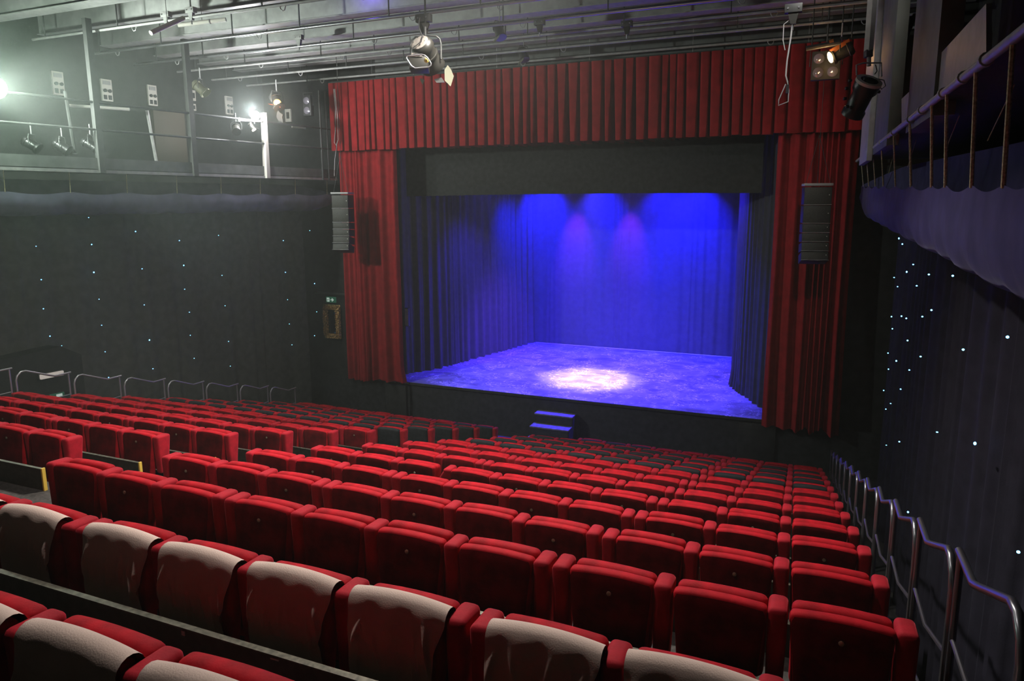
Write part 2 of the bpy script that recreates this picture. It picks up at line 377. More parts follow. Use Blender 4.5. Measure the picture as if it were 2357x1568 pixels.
# black slip cover: follows the back, a few millimetres proud
mb = cushion(.485, .098, .47, .04, taper=.15, crown=.016, belly=.014)
random.seed(5)
for v in mb.bm.verts: v.co.y += .004*sin(v.co.x*31+v.co.z*17)
me_bcover = mb.mesh('black_cover', m_blackcover)
def cream_cover(seed):
    rnd = random.Random(seed)
    creases = [(rnd.uniform(-.20, .22), rnd.uniform(.02, .10), rnd.uniform(-.35, .45), rnd.uniform(.10, .38), rnd.uniform(.006, .011)) for _ in range(7)]
    creases += [(.10, .10, .42, .36, .032), (.15, .05, .5, .25, .024), (-.2, .03, -.2, .2, .02)] if seed % 3 else [(.14, .02, .3, .25, .03), (-.17, .05, -.3, .16, .025)]
    L0, L1 = .10, .50+rnd.uniform(-.02, .02)     # length inside, length outside
    hw0 = .245
    def f(u, v):
        x = (u*2-1); s_ = v*(L0+.12+L1)          # path length from inside hem, over the top, down the rear
        hw = hw0
        if s_ < L0: yy, zz = .055, -(L0-s_)
        elif s_ < L0+.12:
            a_ = (s_-L0)/.12*pi; yy = .055*cos(a_); zz = .052*sin(a_)
        else:
            d = s_-L0-.12; yy = -.055-.01*sin(d*7); zz = -d
            hw = hw0*(1-.10*max(0, d-.02)/.5) 
            for cx, st_, sl, ln, am in creases:
                if st_ < d < st_+ln:
                    q = (x*hw - (cx + sl*(d-st_)))/.013
                    e = sin(pi*(d-st_)/ln)
                    yy -= am*e*math.exp(-q*q)
            # pulled-in right edge
            hw -= .0
            if x > .55: hwx = .045*sin(min(1, d/.42)*pi)*((x-.55)/.45)**1.5
            else: hwx = 0
            return Vector((x*hw-hwx+.002*sin(d*40), yy-.004*sin(x*9+seed), zz+.02*(1-x*x)*max(0, 1-d/.1)))
        return Vector((x*hw, yy, zz+.02*(1-x*x)))
    mb = MB().grid(72, 46, f)
    return mb
creams = []
for sd in (1, 2, 3, 4, 5):
    mb = cream_cover(sd); me = mb.mesh('cream_cover', m_cream, ang=180)
    creams.append(me)
CHX = {}
def make_chair(k, x_l, first, label, group, cover=None, jit=True, rnd=None, armtilt=0, disc=False, idx=0):
    """x_l: left edge of the cushions; first: the seat that also carries the left armrest of its section"""
    cx = x_l + .2325
    t = thing('theatre_seat', label, 'seat', (cx, rowy(k), tread(k)), group=group)
    dz = seatz(k)-tread(k)
    j = (lambda s_: rnd.uniform(-s_, s_)) if jit else (lambda s_: 0)
    bx = link('backrest', me_back, t, (j(.004), -.115+j(.006), .49+dz+j(.004)), (R(-4)+j(.02), j(.006), j(.01)))
    link('seat_cushion', me_pan, t, (j(.004), .0+j(.008), .512+dz+j(.010)), (R(-3)+j(.03), j(.014), j(.012)))
    link('armrest', me_arm, t, (.2325+.051, -.06+j(.004), .517+dz+j(.004)), (R(-3)+j(.015), armtilt+j(.008), 0))
    link('leg', me_leg, t, (.2325+.051, 0, 0))
    if first:
        link('armrest', me_arm, t, (-.2325-.051-.002, -.06+j(.004), .517+dz+j(.004)), (R(-3)+j(.015), j(.008), 0))
        link('leg', me_leg, t, (-.2325-.053, 0, 0))
    link('cross_beam', me_beam, t)
    if cover == 'black':
        c = link('black_back_cover', me_bcover, bx, (0, 0, .022)); c['label'] = 'black slip cover over the back'
    elif cover == 'cream':
        c = link('cream_back_cover', creams[idx % 5], bx, (0, -.004, .232)); c['label'] = 'cream cotton cover draped over the back'
        c.rotation_euler = (0, j(.01), 0)
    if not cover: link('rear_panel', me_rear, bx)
    if disc and not cover:
        link('seat_number_disc', me_disc, bx, (0, -.060, .16))
    return t
rnd = random.Random(11)
# seat x positions: right block counted from the rail, left block from the aisle
XR0 = .038
right_off = [0]; 
def rblock(k):
    if k == 1: return [(XR0-i*PITCHX, i == 8, ) for i in range(9)] 
    xs = []; x = XR0
    for i in range(10):
        xs.append((x, i in (2, 6, 9)))
        x -= PITCHX + (GAP if i in (2, 6) else 0)
    return xs
def lblock(k):
    xs = []; x = AL - .575 + .0
    n = 10
    for i in range(n):
        xs.append((x, i in (2, 6, n-1)))
        x -= PITCHX + (GAP if i in (2, 6) else 0)
    return xs
for k in range(1, 15):
    rb = rblock(k); lb = lblock(k)
    for side, blk in (('right', rb), ('left', lb)):
        for i, (x, first) in enumerate(blk):
            if k == 14 and (side == 'right' and x > -1.2): continue
            n_aisle = (len(blk)-i) if side == 'right' else i+1
            cover = None
            if 2 <= k <= 5: cover = 'black'
            if k == 1 and ((side == 'right' and i >= 6) or (side == 'left' and i < 2)): cover = 'black'
            if k >= 13: cover = 'cream'
            # skip what is far outside the frame on the near rows
            r_ = Vector((x+.5, rowy(k), tread(k)+.7)) - O
            px = 1178.5 + F*r_.dot(rt)/max(.01, r_.dot(fw))
            if px < -120: continue
            desc = {'black': 'black-backed red', 'cream': 'cream-covered red', None: 'red velvet'}[cover]
            lab = '%s seat %s of the aisle, %s row from the stage, %s from the aisle' % (desc, side, ORD[k], ORD[n_aisle])
            at_ = .55 if (k, side, i) == (9, "right", 7) else 0
            make_chair(k, x, first, lab, {'black': 'seats with black back covers', 'cream': 'seats with cream back covers', None: 'uncovered red velvet seats'}[cover],
                       cover, True, rnd, at_, disc=(i+k) % 2 == 0, idx=i*3+k)

# ------------------------------------------------------------------ curtains
def pleats(total, wmin, wmax, seed):
    rnd = random.Random(seed); xs = [0]
    while xs[-1] < total: xs.append(xs[-1]+rnd.uniform(wmin, wmax))
    return [x*total/xs[-1] for x in xs], rnd
def soft_curtain(path, z0, z1, amp, lam, seed, nv=14, gather=.0, hem=.02, flare=.0, res=.02, toe=None):
    """path: plan polyline; a hanging cloth with soft irregular folds"""
    rnd = random.Random(seed); path = [Vector((*p, 0)) for p in path]
    seg = [(b-a).length for a, b in zip(path, path[1:])]; L = sum(seg); n = int(L/res)
    ph = []; x = 0
    pts = []
    # irregular phase
    phase = [0]; 
    for i in range(n): phase.append(phase[-1] + res/(lam*(1+.45*sin(i*res*2.3+seed)+.3*sin(i*res*5.1+seed*2))))
    hems = [rnd.uniform(-hem, hem) for _ in range(int(L/lam)+60)]
    def at(s_):
        for a, b, l in zip(path, path[1:], seg):
            if s_ <= l or b is path[-1]: t = s_/l; d = (b-a).normalized(); return a+(b-a)*t, d
            s_ -= l
    def f(u, v):
        i = min(n, int(round(u*n))); p, d = at(u*L); nrm = Vector((d.y, -d.x, 0)); q = phase[i]
        m_ = .6+.4*v
        o = amp*m_*(sin(2*pi*q)+.45*sin(4*pi*q+1+seed)+.25*sin(2*pi*q*.37+seed))
        o += amp*.3*(v**2)*sin(2*pi*q*1.9+v*2)
        z = z1+(z0-z1)*v + (hems[int(q) % len(hems)]*(sin(pi*(q % 1)))*(v > .9))
        e = p + nrm*(o + flare*v**3) + d*(.02*sin(v*5+q*2)*v)
        if toe: e += d*toe(u, v)
        return Vector((e.x, e.y, z))
    return MB().grid(n, nv, f)
def box_pleat(x0, x1, y, z0, z1, seed, wmin, wmax, depth, open_fn, hem=.015, nv=8):
    total = x1-x0; xs, rnd = pleats(total, wmin, wmax, seed); cols = []
    for a, b in zip(xs, xs[1:]):
        w_ = b-a; g = rnd.uniform(.25, 1.0)*open_fn(a/total); tl = rnd.uniform(-.012, .012); he = rnd.uniform(-hem, hem); fr = rnd.uniform(-.015, .015)
        cols.append((a, w_, g, tl, he, fr))
    # each pleat: front face, then a slot that widens towards the hem
    prof = []
    for (a, w_, g, tl, he, fr) in cols:
        for (t, dep) in ((0.0, .9), (.04, .35), (.10, .06), (.3, 0), (.5, .03), (.7, .0), (.9, .05), (.96, .35), (1.0, 1.0), (1.02, 1.15)):
            prof.append((a, w_, g, tl, he, fr, t, dep))
    n = len(prof)-1
    def f(u, v):
        a, w_, g, tl, he, fr, t, dep = prof[int(round(u*n))]
        gap = g*w_*(.12+.75*v)*.55
        if t > 1.0: xx = a + w_ - gap*.02
        else: xx = a + gap*.5 + (w_-gap)*t
        xm = x0+xx; deep = 1+2.2*(max(0, min(1, (xm+10.0)/1.5))*max(0, min(1, (-1.6-xm)/1.2)))
        yy = y + depth*dep*(.35+.65*v)*(.4+g)*(deep if dep > .8 else 1) + fr*v
        return Vector((x0+xx+tl*v, yy, z1+(z0-z1)*v + (he if v > .95 else 0) - .008*sin(t*pi)*(v > .95)))
    return MB().grid(n, nv, f)

def opn(t): return .25 + .95*math.exp(-((t-.48)/.28)**2)
va = thing('valance_curtain', 'wide red pleated valance hanging across the top of the stage opening', 'curtain', (-5.8, 17.12, 9.5))
sub(box_pleat(-12.45, .98, 16.72, 7.70, 9.52, 3, .15, .33, .24, opn).build('pleated_cloth', m_redcurt, ang=60), va)
sub(MB().tube([(-12.5, 16.85, 9.56), (1.0, 16.85, 9.53)], .028).build('track', m_darksteel), va)
for i in range(6):
    x = -12.2+i*2.4
    sub(MB().b2((x-.006, 16.845, 9.56), (x+.006, 16.857, 10.88)).build('track_bracket', m_greysteel), va)
lc = thing('house_curtain', 'red house curtain drawn aside beside the exit sign, reaching below the stage edge', 'curtain', (-11.4, 17.0, 1.2), group='red house curtains')
def toeL(u, v): return .10*max(0, v-.93)/.07*(max(0, u-.85)/.15)
sub(soft_curtain([(-12.38, 16.98), (-11.3, 16.94), (-10.49, 16.98)], 1.12, 7.85, .085, .30, 4, nv=18, hem=.05, toe=toeL).build('folded_cloth', m_redcurt, ang=180), lc)
rc = thing('house_curtain', 'red house curtain in shadow behind the right hanging loudspeaker stack', 'curtain', (.1, 17.0, 1.2), group='red house curtains')
sub(soft_curtain([(-.70, 17.0), (0, 16.95), (.92, 16.98)], 1.02, 7.85, .085, .33, 9, nv=18, hem=.09).build('folded_cloth', m_redcurt, ang=180), rc)
bo = thing('border_cloth', 'flat black border cloth hanging just behind the red valance', 'curtain', (-5.9, 18.1, 8))
sub(MB().grid(60, 8, lambda u, v: Vector((-10.80+9.75*u, 18.0+.015*sin(u*23)*v, 8.3+(6.44-8.3)*v+.03*sin(u*pi)*v))).build('cloth', m_blackcurt, ang=180), bo)
sub(MB().tube([(-10.9, 18.0, 8.32), (-1.0, 18.0, 8.32)], .025).build('pipe', m_darksteel), bo)
sl = thing('side_curtain', 'tall black masking curtain with blue lit folds along the left of the stage', 'curtain', (-10.3, 20.5, 1.15))
sub(soft_curtain([(-11.25, 17.75), (-10.80, 18.3), (-10.40, 19.0), (-9.14, 23.85)], 1.125, 8.3, .07, .30, 6, nv=10, hem=.0).build('folded_cloth', m_backdrop, ang=180), sl)
sr = thing('side_curtain', 'black masking curtain with bundled hem at the right side of the stage', 'curtain', (-1.0, 18.8, 1.15))
def toeR(u, v): return .16*max(0, v-.94)/.06*max(0, (u-.6)/.4)
sub(soft_curtain([(.05, 17.70), (-.62, 17.85), (-1.15, 18.9), (-1.72, 20.1)], 1.125, 8.3, .07, .26, 12, nv=30, hem=.0, toe=toeR).build('folded_cloth', m_legcloth, ang=180), sr)
bd = thing('backdrop_curtain', 'full width backdrop at the rear of the stage lit deep blue', 'curtain', (-5, 24, 1.15))
sub(soft_curtain([(-9.6, 23.95), (.2, 23.92)], 1.125, 8.9, .018, .5, 15, nv=6, hem=.0, res=.04).build('cloth', m_backdrop, ang=180), bd)
sub(MB().tube([(-9.0, 23.86, 1.14), (.2, 23.83, 1.14)], .012).build('bottom_batten', m_white), bd)
for i, (x, y, z, nm) in enumerate(((*aty(938, 730, 17.7), 'left'), (*aty(1773, 777, 17.55), 'right'))):
    t = thing('wall_panel_box', 'small grey flat box at the %s edge of the stage opening' % nm, 'box', (x, y, z))
    MB().b2((-.06, -.05, -.27), (.06, .05, .27), bev=.01).build('case', m_darksteel, t); MB().b2((-.05, -.056, -.25), (.05, -.05, .25)).build('front_plate', m_greysteel, t)

# ------------------------------------------------------------------ side star curtains
def star_cloth(name, label, path, z0, z1, seed, leds, amp, lam, m_=m_star):
    t = thing(name, label, 'curtain', (path[0][0], path[0][1], z0))
    sub(soft_curtain(path, z0, z1, amp, lam, seed, nv=8, hem=.0, res=.05).build('cloth', m_, ang=180), t)
    for p, r_ in leds:
        MB().lathe([(0, -.012), (r_*.7, -.008), (r_, 0), (r_*.7, .008), (0, .012)], (0, 0, 0), (1, 0, 0), n=8).build('led_star', e_led, t).location = Vector(p)-t.location
    return t
x0s = -13.80
Ls = [(83,567,2),(204,501,2),(211,563,3),(216,627,4),(312,533,3),(413,554,2.4),(503,542,1.6),(652,554,2.2),(713,531,1.4),(95,644,2.5),(327,619,2.4),(423,611,3.4),(511,634,1.8),(657,627,2.6),(724,653,2.8),(100,711,2.6),(228,689,2.2),(332,702,2.2),(425,666,2.2),(662,690,1.4),(729,718,1.7),(436,719,2.2),(518,704,1.6),(115,774,2.8),(234,749,2),(344,783,4),(438,772,1.8),(526,786,1.8),(666,746,1.6),(724,773,2),(142,796,1.3),(242,810,2),(447,825,1.8),(672,794,1.8),(121,840,3.4),(250,869,2.4),(352,849,2.4),(530,843,1.6)]
leds = []
for px, py, s_ in Ls:
    p = onwall(px, py, x0s+.16); leds.append((p, s_*.0048*(.5+p.y/30)))
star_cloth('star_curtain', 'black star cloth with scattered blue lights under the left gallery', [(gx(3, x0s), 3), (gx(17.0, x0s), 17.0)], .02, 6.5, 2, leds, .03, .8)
Rs = [(2069,549,4),(2077,562,3),(2102,609,2.4),(2087,626,4),(2058,639,2),(2066,660,2),(2138,632,3.4),(2193,635,3.8),(2110,658,2.4),(2144,714,3.6),(2052,729,3),(2075,728,3.2),(2086,733,3.2),(2123,729,3),(2054,757,2.6),(2089,784,3.4),(2044,813,2.4),(2063,831,3.8),(2045,850,2.4),(2119,821,3.2),(2093,852,2.6),(2217,805,4.4),(2319,776,5.5),(2034,899,2.4),(2073,896,2.4),(2050,929,1.8),(2039,942,2),(2157,995,2.6),(2070,1017,3.2),(2040,1025,1.6),(2244,1021,7),(2090,1179,4.4),(2344,1271,6)]
leds = []
for px, py, s_ in Rs:
    p = atx(px, py, 1.48 if px > 2055 else 1.52)
    if p.y > 16.6: p = aty(px, py, 16.6)
    leds.append((p, s_*.00048*(p.y)**.8))
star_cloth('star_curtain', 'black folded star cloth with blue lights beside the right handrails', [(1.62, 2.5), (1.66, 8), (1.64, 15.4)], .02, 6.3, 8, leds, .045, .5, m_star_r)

# ------------------------------------------------------------------ left front wall door, exit sign, frame
d = MB().b2((-13.62, 17.30, 0), (-12.45, 17.345, 3.56)); tag(d.build('door_1', m_wall), kind='structure')
tag(MB().b2((-13.66, 17.22, 3.56), (-12.40, 17.34, 3.61)).build('trim_1', m_darksteel), kind='structure')
p = aty(762, 690, 17.26)
ex = thing('exit_sign', 'green running man exit sign with arrow above the gilt frame', 'sign', p)
MB().b2((-.17, -.02, -.085), (.17, .03, .085), bev=.004).build('panel', e_green, ex)
MB().b2((-.135, -.024, -.06), (-.045, -.02, .06)).build('doorway_symbol', e_signwhite, ex)
mb = MB(); 
mb.tube([(-.075, -.027, .03), (-.085, -.027, -.0), (-.105, -.027, -.045)], .008, 6)
mb.build('running_figure', e_green, ex)
MB().tube([(-.088, -.027, .02), (-.11, -.027, .0)], .007, 6).build('figure_arm', e_green, ex)
MB().poly([(.0, -.026, .014), (.07, -.026, .014), (.035, -.026, .05), (.06, -.026, .05), (.115, -.026, 0), (.06, -.026, -.05), (.035, -.026, -.05), (.07, -.026, -.014), (.0, -.026, -.014)], (0, .006, 0)).build('arrow', e_signwhite, ex, smooth=False)
p = aty(766, 740, 17.24)
fr = thing('ornate_frame', 'ornate gilt picture frame around a dark panel below the exit sign', 'frame', p)
random.seed(3)
hw, hh, bw = .27, .50, .13
for nm, a, b in (('left_moulding', (-hw-.04, -hh), (-hw+bw, hh)), ('right_moulding', (hw-bw, -hh), (hw+.04, hh)), ('top_moulding', (-hw-.02, hh-bw-.02), (hw+.02, hh+.02)), ('bottom_moulding', (-hw-.02, -hh-.02), (hw+.02, -hh+bw))):
    mb = MB()
    nx, nz = max(4, int(abs(b[0]-a[0])/.016)), max(4, int(abs(b[1]-a[1])/.016))
    def ff(u, v, a=a, b=b):
        x = a[0]+(b[0]-a[0])*u; z = a[1]+(b[1]-a[1])*v
        e = .045*(sin(x*70+2*sin(z*40))*cos(z*62+1.5*sin(x*50)))+.03*random.random()
        ed = min(1, min(u, 1-u, v, 1-v)*9)
        return Vector((x, -.02-.05*ed-abs(e)*ed, z))
    mb.grid(nx, nz, ff); mb.build(nm, m_gold, fr, ang=25)
MB().b2((-hw+.02, .0, -hh+.02), (hw-.02, .02, hh-.02)).build('dark_panel', m_glassdark, fr)

# left: vomitory box with bulkhead lamp and small exit sign
a_ = onwall(190, 905, -13.35); 
vb = MB(); y1, y0 = onwall(192, 860, -13.35).y, onwall(0, 860, -13.35).y-2.2
ztop = onwall(145, 797, -13.35).z
vx = lambda y: gx(y, -13.35)
hood = thing('entrance_hood', 'dark hooded entrance box below the left star curtain', 'hood', (vx(y1), y1, 1))
ym = onwall(140, 797, -13.35).y; yl = onwall(0, 830, -13.35).y
zr = onwall(192, 815, -13.35).z; zl = onwall(0, 830, -13.35).z
pts = [Vector((vx(yl-1.5), yl-1.5, 0)), Vector((vx(y1), y1, 0)), Vector((vx(y1), y1, zr)), Vector((vx(ym), ym, ztop)), Vector((vx(yl), yl, zl)), Vector((vx(yl-1.5), yl-1.5, zl-.25))]
sub(MB().poly(pts, (-.42, 0, 0)).build('casing', m_blackcurt, smooth=False), hood)
p = onwall(118, 863, -13.2)
em = thing('bulkhead_lamp', 'small white rectangular bulkhead lamp on the entrance hood', 'lamp', p, rz=-ANG)
MB().b2((-.05, -.24, -.06), (.0, .24, .06), bev=.01).build('housing', m_darksteel, em); MB().b2((.0, -.23, -.05), (.05, .23, .05), bev=.015).build('diffuser', e_emerg, em)

# ------------------------------------------------------------------ handrails
m_rail_l = mat('rail_tube_lit', (.5, .5, .52), .35, metal=.7)  # lighter copy of the rail steel, its brightness standing in for light
def make_rail(name, label, x, k, side):
    m_rail_ = m_rail_l if side == 'l' else m_rail
    t = thing('handrail', label, 'handrail', (x, rowy(k)-.08, tread(k)), group='side handrails')
    zt = 1.14; s_ = .315
    y1 = 0.0; y0 = -.96
    top = [(0, y0, 0), (0, y0, zt+.10), (0, y0+.03, zt+.18), (0, y0+.10, zt+.235), (0, y0+.18, zt+.235), (0, y0+.62, zt+.05), (0, y0+.70, zt+.02), (0, y1+.05, zt+.02)]
    top = [(a, b, c) for a, b, c in top]
    # the rear post stands on the tier behind, one step higher
    top[0] = (0, y0, .318 if k < ROWS else 0)
    MB().tube(top, .018, 10).build('bent_tube_rail', m_rail_, t)
    MB().tube([(0, y1, 0), (0, y1, zt+.02)], .016, 10).build('front_post', m_rail_, t)
    MB().tube([(0, y0, zt-.22), (0, y0+.55, zt-.40), (0, y1, zt-.40)], .011, 8).build('mid_rail', m_rail_, t)
    MB().tube([(0, y0, zt-.62), (0, y1, zt-.72-.15)], .009, 8).build('low_rail', m_rail_, t)
    return t
for k in range(1, 13):
    if k <= 9: make_rail('handrail', 'tubular steel handrail beyond the left seats, at the %s row from the stage' % ORD[k], -12.86, k, 'l')
    make_rail('handrail', 'tubular steel handrail beside the right seats, at the %s row from the stage' % ORD[k], .735, k, 'r')

# ------------------------------------------------------------------ left gallery
GXO = -12.45
def gpt(px, py, x0=GXO): return onwall(px, py, x0)
def gp(y, z, dx=0): return Vector((gx(y, GXO)+dx, y, z))
ga = thing('lighting_gallery', 'grey steel lighting gallery with railings along the left wall', 'gallery', (-13, 12, 6.9))
def gbar(name, y0, y1, z0, z1, dx, th, m):
    a, b = gp(y0, z0, dx), gp(y1, z0, dx)
    return sub(MB().poly([a, b, b+Vector((0, 0, z1-z0)), a+Vector((0, 0, z1-z0))], (-th, 0, 0)).build(name, m, smooth=False), ga)
gbar('deck', 4, 17.0, 6.93, 6.98, -.06, 1.3, m_darksteel)
gbar('toe_board', 4, 17.0, 6.98, 7.2, -.02, .03, m_deck)
gbar('edge_angle', 4, 17.0, 6.90, 6.96, .0, .06, m_greysteel)
for z in (7.76, 8.30): sub(MB().tube([gp(4, z), gp(16.9, z)], .024).build('rail', m_darksteel), ga)
for px, py in ((207, 112), (436, 220)):
    p = gpt(px, py); y = p.y
    a, b = gp(y-.06, 6.9, .03), gp(y+.06, 6.9, .03)
    sub(MB().poly([a, b, b+Vector((0, 0, 3.0)), a+Vector((0, 0, 3.0))], (-.10, 0, 0)).build('hanger_post', m_darksteel, smooth=False), ga)
y = gpt(610, 330).y; a, b = gp(y-.06, 6.9, .06), gp(y+.05, 6.9, .06)
sub(MB().poly([a, b, b+Vector((0, 0, 1.62)), a+Vector((0, .04, 1.62))], (-.12, 0, 0)).build('end_post', m_white, smooth=False), ga)
for px in (738, 752):
    y = min(16.9, gpt(px, 300).y); sub(MB().tube([gp(y, 6.9), gp(y, 9.3)], .03).build('far_post', m_darksteel), ga)
# brown locker, diagonal ladder rail
p = onwall(395, 368, -14.2); p.z = 7.0
lk = thing('storage_locker', 'brown board leaning on the left gallery wall behind the railings', 'board', p, rz=-ANG)
MB().b2((-.06, -.42, 0), (.06, .42, 1.55), bev=.01).build('panel', m_brown, lk)
MB().tube([onwall(363, 255, -13.0)-p, onwall(383, 372, -13.0)-p], .035).build('edge_pole', m_greysteel, lk)
# socket panels on the wall
for i, (px, py, w_, h_) in enumerate(((133,192,26,54),(245,208,24,50),(350,220,20,47),(443,220,12,24),(444,247,12,16),(527,243,16,42),(664,266,12,28))):
    p = onwall(px, py, -15.07); q = onwall(px+w_, py, -15.07); hh = .5*(onwall(px, py-h_/2, -15.07)-onwall(px, py+h_/2, -15.07)).z; ww = .5*(q-p).length
    where = ['nearest the bright flood lamp', 'above the long white tube', 'left of the brown board', 'behind the second hanger post', 'low behind the second hanger post', 'left of the end post flood lamp', 'right of the orange gel lamp'][i]
    if i == 6: p = aty(px, py, 17.31)
    t = thing('socket_panel', 'white socket outlet panel on the gallery wall, '+where, 'socket panel', p, rz=-ANG if i < 6 else -pi/2, group='socket panels')
    MB().b2((-.03, -ww, -hh), (.03, ww, hh), bev=.008).build('plate', m_white, t)
    if h_ > 40:
        for sy in (-.45, .45):
            MB().lathe([(ww*.30, 0), (ww*.32, .03), (ww*.2, .04)], (.03, sy*ww, -.05*hh), (1, 0, 0), 14).build('round_socket', m_blacksteel, t)
            MB().b2((.03, (sy-.28)*ww, -.85*hh), (.045, (sy+.28)*ww, -.45*hh)).build('square_socket', m_blacksteel, t)
        MB().b2((.03, -.7*ww, .5*hh), (.04, .7*ww, .85*hh)).build('breaker_window', m_greysteel, t)
    else: MB().b2((.03, -.4*ww, -.5*hh), (.045, .5*ww, .5*hh)).build('square_socket', m_blacksteel, t)
# white tube bars in the gallery
a, b = onwall(157, 243, -13.0), onwall(296, 252, -13.0)
t = thing('white_pole', 'long white pole lying along the middle of the left gallery', 'pole', a); MB().tube([Vector(), b-a], .035).build('tube', m_white, t); MB().tube([(b-a), (b-a)*1.01], .04).build('end_cap', m_greysteel, t)
a, b = onwall(672, 292, -13.6), onwall(702, 295, -13.6)
t = thing('white_pole', 'short pale bar on the wall beyond the end post', 'pole', a); MB().tube([Vector(), b-a], .03).build('tube', m_white, t); MB().tube([(b-a), (b-a)*1.02], .035).build('end_cap', m_greysteel, t)

def drop(t, dx=0, dz=0, nm='hanger_wire', r=.006, top=10.93):
    return MB().tube([Vector((dx, 0, dz)), Vector((dx, 0, top-t.location.z))], r, 6).build(nm, m_cable, t)
# ------------------------------------------------------------------ stage lamps
def fresnel(name, label, loc, aim, s_, doors=4, body=None, glow=None, group=None, yoke=True, hang=.35):
    """body of revolution along aim (lens end forward); yoke, clamp and barn doors"""
    t = thing(name, label, 'stage light', loc, group=group)
    A = Vector(aim).normalized(); side = A.cross(Vector((0, 0, 1))).normalized(); U = side.cross(A)
    bm_ = body or m_lampbody
    MB().lathe([(0, -.30*s_), (.13*s_, -.30*s_), (.17*s_, -.25*s_), (.18*s_, -.18*s_), (.155*s_, -.165*s_), (.155*s_, .12*s_), (.19*s_, .14*s_), (.19*s_, .20*s_), (.165*s_, .205*s_)], (0, 0, 0), A, 28).build('housing', bm_, t)
    MB().lathe([(0, .17*s_), (.12*s_, .195*s_), (.16*s_, .20*s_)], (0, 0, 0), A, 24).build('lens', glow or m_lens, t)
    if yoke:
        pts = [side*.22*s_, side*.225*s_+Vector((0, 0, .22*s_)), side*.17*s_+Vector((0, 0, .34*s_)), side*-.17*s_+Vector((0, 0, .34*s_)), side*-.225*s_+Vector((0, 0, .22*s_)), side*-.22*s_]
        MB().tube(pts, .014*s_, 8).build('yoke', m_darksteel, t)
        MB().tube([Vector((0, 0, .33*s_)), Vector((0, 0, (.34+hang)*s_))], .018*s_, 8).build('hook_clamp', m_greysteel, t)
    for k in range(doors):
        an = k*pi/2+.2; d = side*cos(an)+U*sin(an); e = A.cross(d)
        c = A*.21*s_+d*.17*s_
        out = (A*.8+d*.6).normalized()
        MB().poly([c-e*.12*s_, c+e*.12*s_, c+e*.17*s_+out*.2*s_, c+e*.08*s_+out*.27*s_, c-e*.08*s_+out*.27*s_, c-e*.17*s_+out*.2*s_], d*.006).build('barn_door', m_barn if k % 2 == 0 else m_lampbody, t, smooth=False)
    return t
# large lantern over the house centre, its dusty rear end towards the seats
loc = aty(976, 125, 8.3)
bf = thing('fresnel_lantern', 'large dusty black lantern with yellow badge hanging in front of the valance', 'stage light', loc)
q3 = lambda zx, zy, dep=0: (rt*(zx-700) - up*(zy-784))/9.22/190 + fw*dep      # measured on the lantern itself
A = (rt*.34 - up*.46 + fw*.78).normalized(); side = A.cross(Vector((0, 0, 1))).normalized(); U = side.cross(A)
C0 = q3(625, 610, -.14)
MB().lathe([(0, 0), (.105, .0), (.142, .03), (.157, .07), (.157, .10), (.138, .108), (.142, .32), (.163, .35), (.163, .41), (.14, .42)], C0, A, 36).build('housing', m_lampbody, bf)
MB().lathe([(0, -.006), (.100, -.006), (.118, .004)], C0, A, 36).build('dusty_end_cap', m_lamptop, bf)
MB().lathe([(.140, .20), (.153, .205), (.153, .23), (.140, .235)], C0, A, 36).build('rib_ring', m_lampbody, bf)
MB().lathe([(0, .40), (.1, .41), (.138, .415)], C0, A, 28).build('lens', m_lens, bf)
for i in range(6): 
    an = i*pi/3; MB().lathe([(.006, 0), (.006, .004)], C0 - A*.012 + (side*cos(an)+U*sin(an))*.085, -A, 8).build('screw', m_lampbody, bf)
RB = Matrix((rt, up, -fw)).transposed()
MB().box(q3(610, 1060, -.05), (.24, .15, .22), RB, bev=.012).build('control_box', m_lampbody, bf)
MB().box(q3(575, 905, -.12), (.14, .05, .10), RB, bev=.006).build('vent_plate', m_lamptop, bf)
for i in range(7): MB().box(q3(510+i*22, 895, -.175), (.006, .028, .004), RB).build('vent_slot', m_cable, bf)
lp = [(385, 990), (700, 950), (770, 965), (830, 1020), (905, 1140), (900, 1190), (850, 1225), (560, 1248), (480, 1200), (400, 1080), (370, 1030), (385, 990)]
MB().tube([q3(x, y_, -.24) for x, y_ in lp], .009, 8).build('handle_loop', m_chrome, bf)
MB().lathe([(.026, 0), (.028, .006), (.014, .012)], q3(800, 1065, -.21), -fw, 16).build('yellow_badge', m_yelbadge, bf)
yk = [(395, 960), (390, 560), (415, 450), (510, 370), (700, 345), (960, 350), (1045, 420), (1075, 520), (1080, 880)]
MB().tube([q3(x, y_, .03) for x, y_ in yk], .011, 8).build('yoke', m_darksteel, bf)
MB().tube([q3(720, 350, .03), q3(715, 150, .03)], .018, 8).build('hook_clamp', m_darksteel, bf)
MB().poly([q3(640, 60, .03), q3(810, 60, .03), q3(765, 180, .03), q3(690, 180, .03)], fw*.05).build('clamp_plate', m_lampbody, bf, smooth=False)
MB().tube([q3(725, 160, .05), q3(725, 160, .05)+Vector((0, 0, 2.5))], .012, 6).build('drop_rod', m_cable, bf)
LC = C0+A*.49
for pts, m_ in (([(1125, 1000), (1195, 880), (1265, 960), (1330, 1110), (1260, 1360), (1130, 1250)], m_barn), ([(900, 1260), (1060, 1190), (1100, 1240), (1130, 1290), (950, 1330)], m_lampbody), ([(595, 1290), (690, 1310), (655, 1425), (610, 1350)], m_barn)):
    MB().poly([q3(x, y_, .20+.0003*(x-1100)) for x, y_ in pts], fw*.008).build('barn_door', m_, bf, smooth=False)
cb_ = [(620, -10), (600, 90), (590, 200), (620, 290), (670, 400), (705, 540), (680, 640), (560, 730), (470, 810), (450, 920)]
MB().tube([q3(x, y_, -.20 if y_ > 450 else -.05) for x, y_ in cb_], .007, 6).build('power_cable', m_cable, bf)

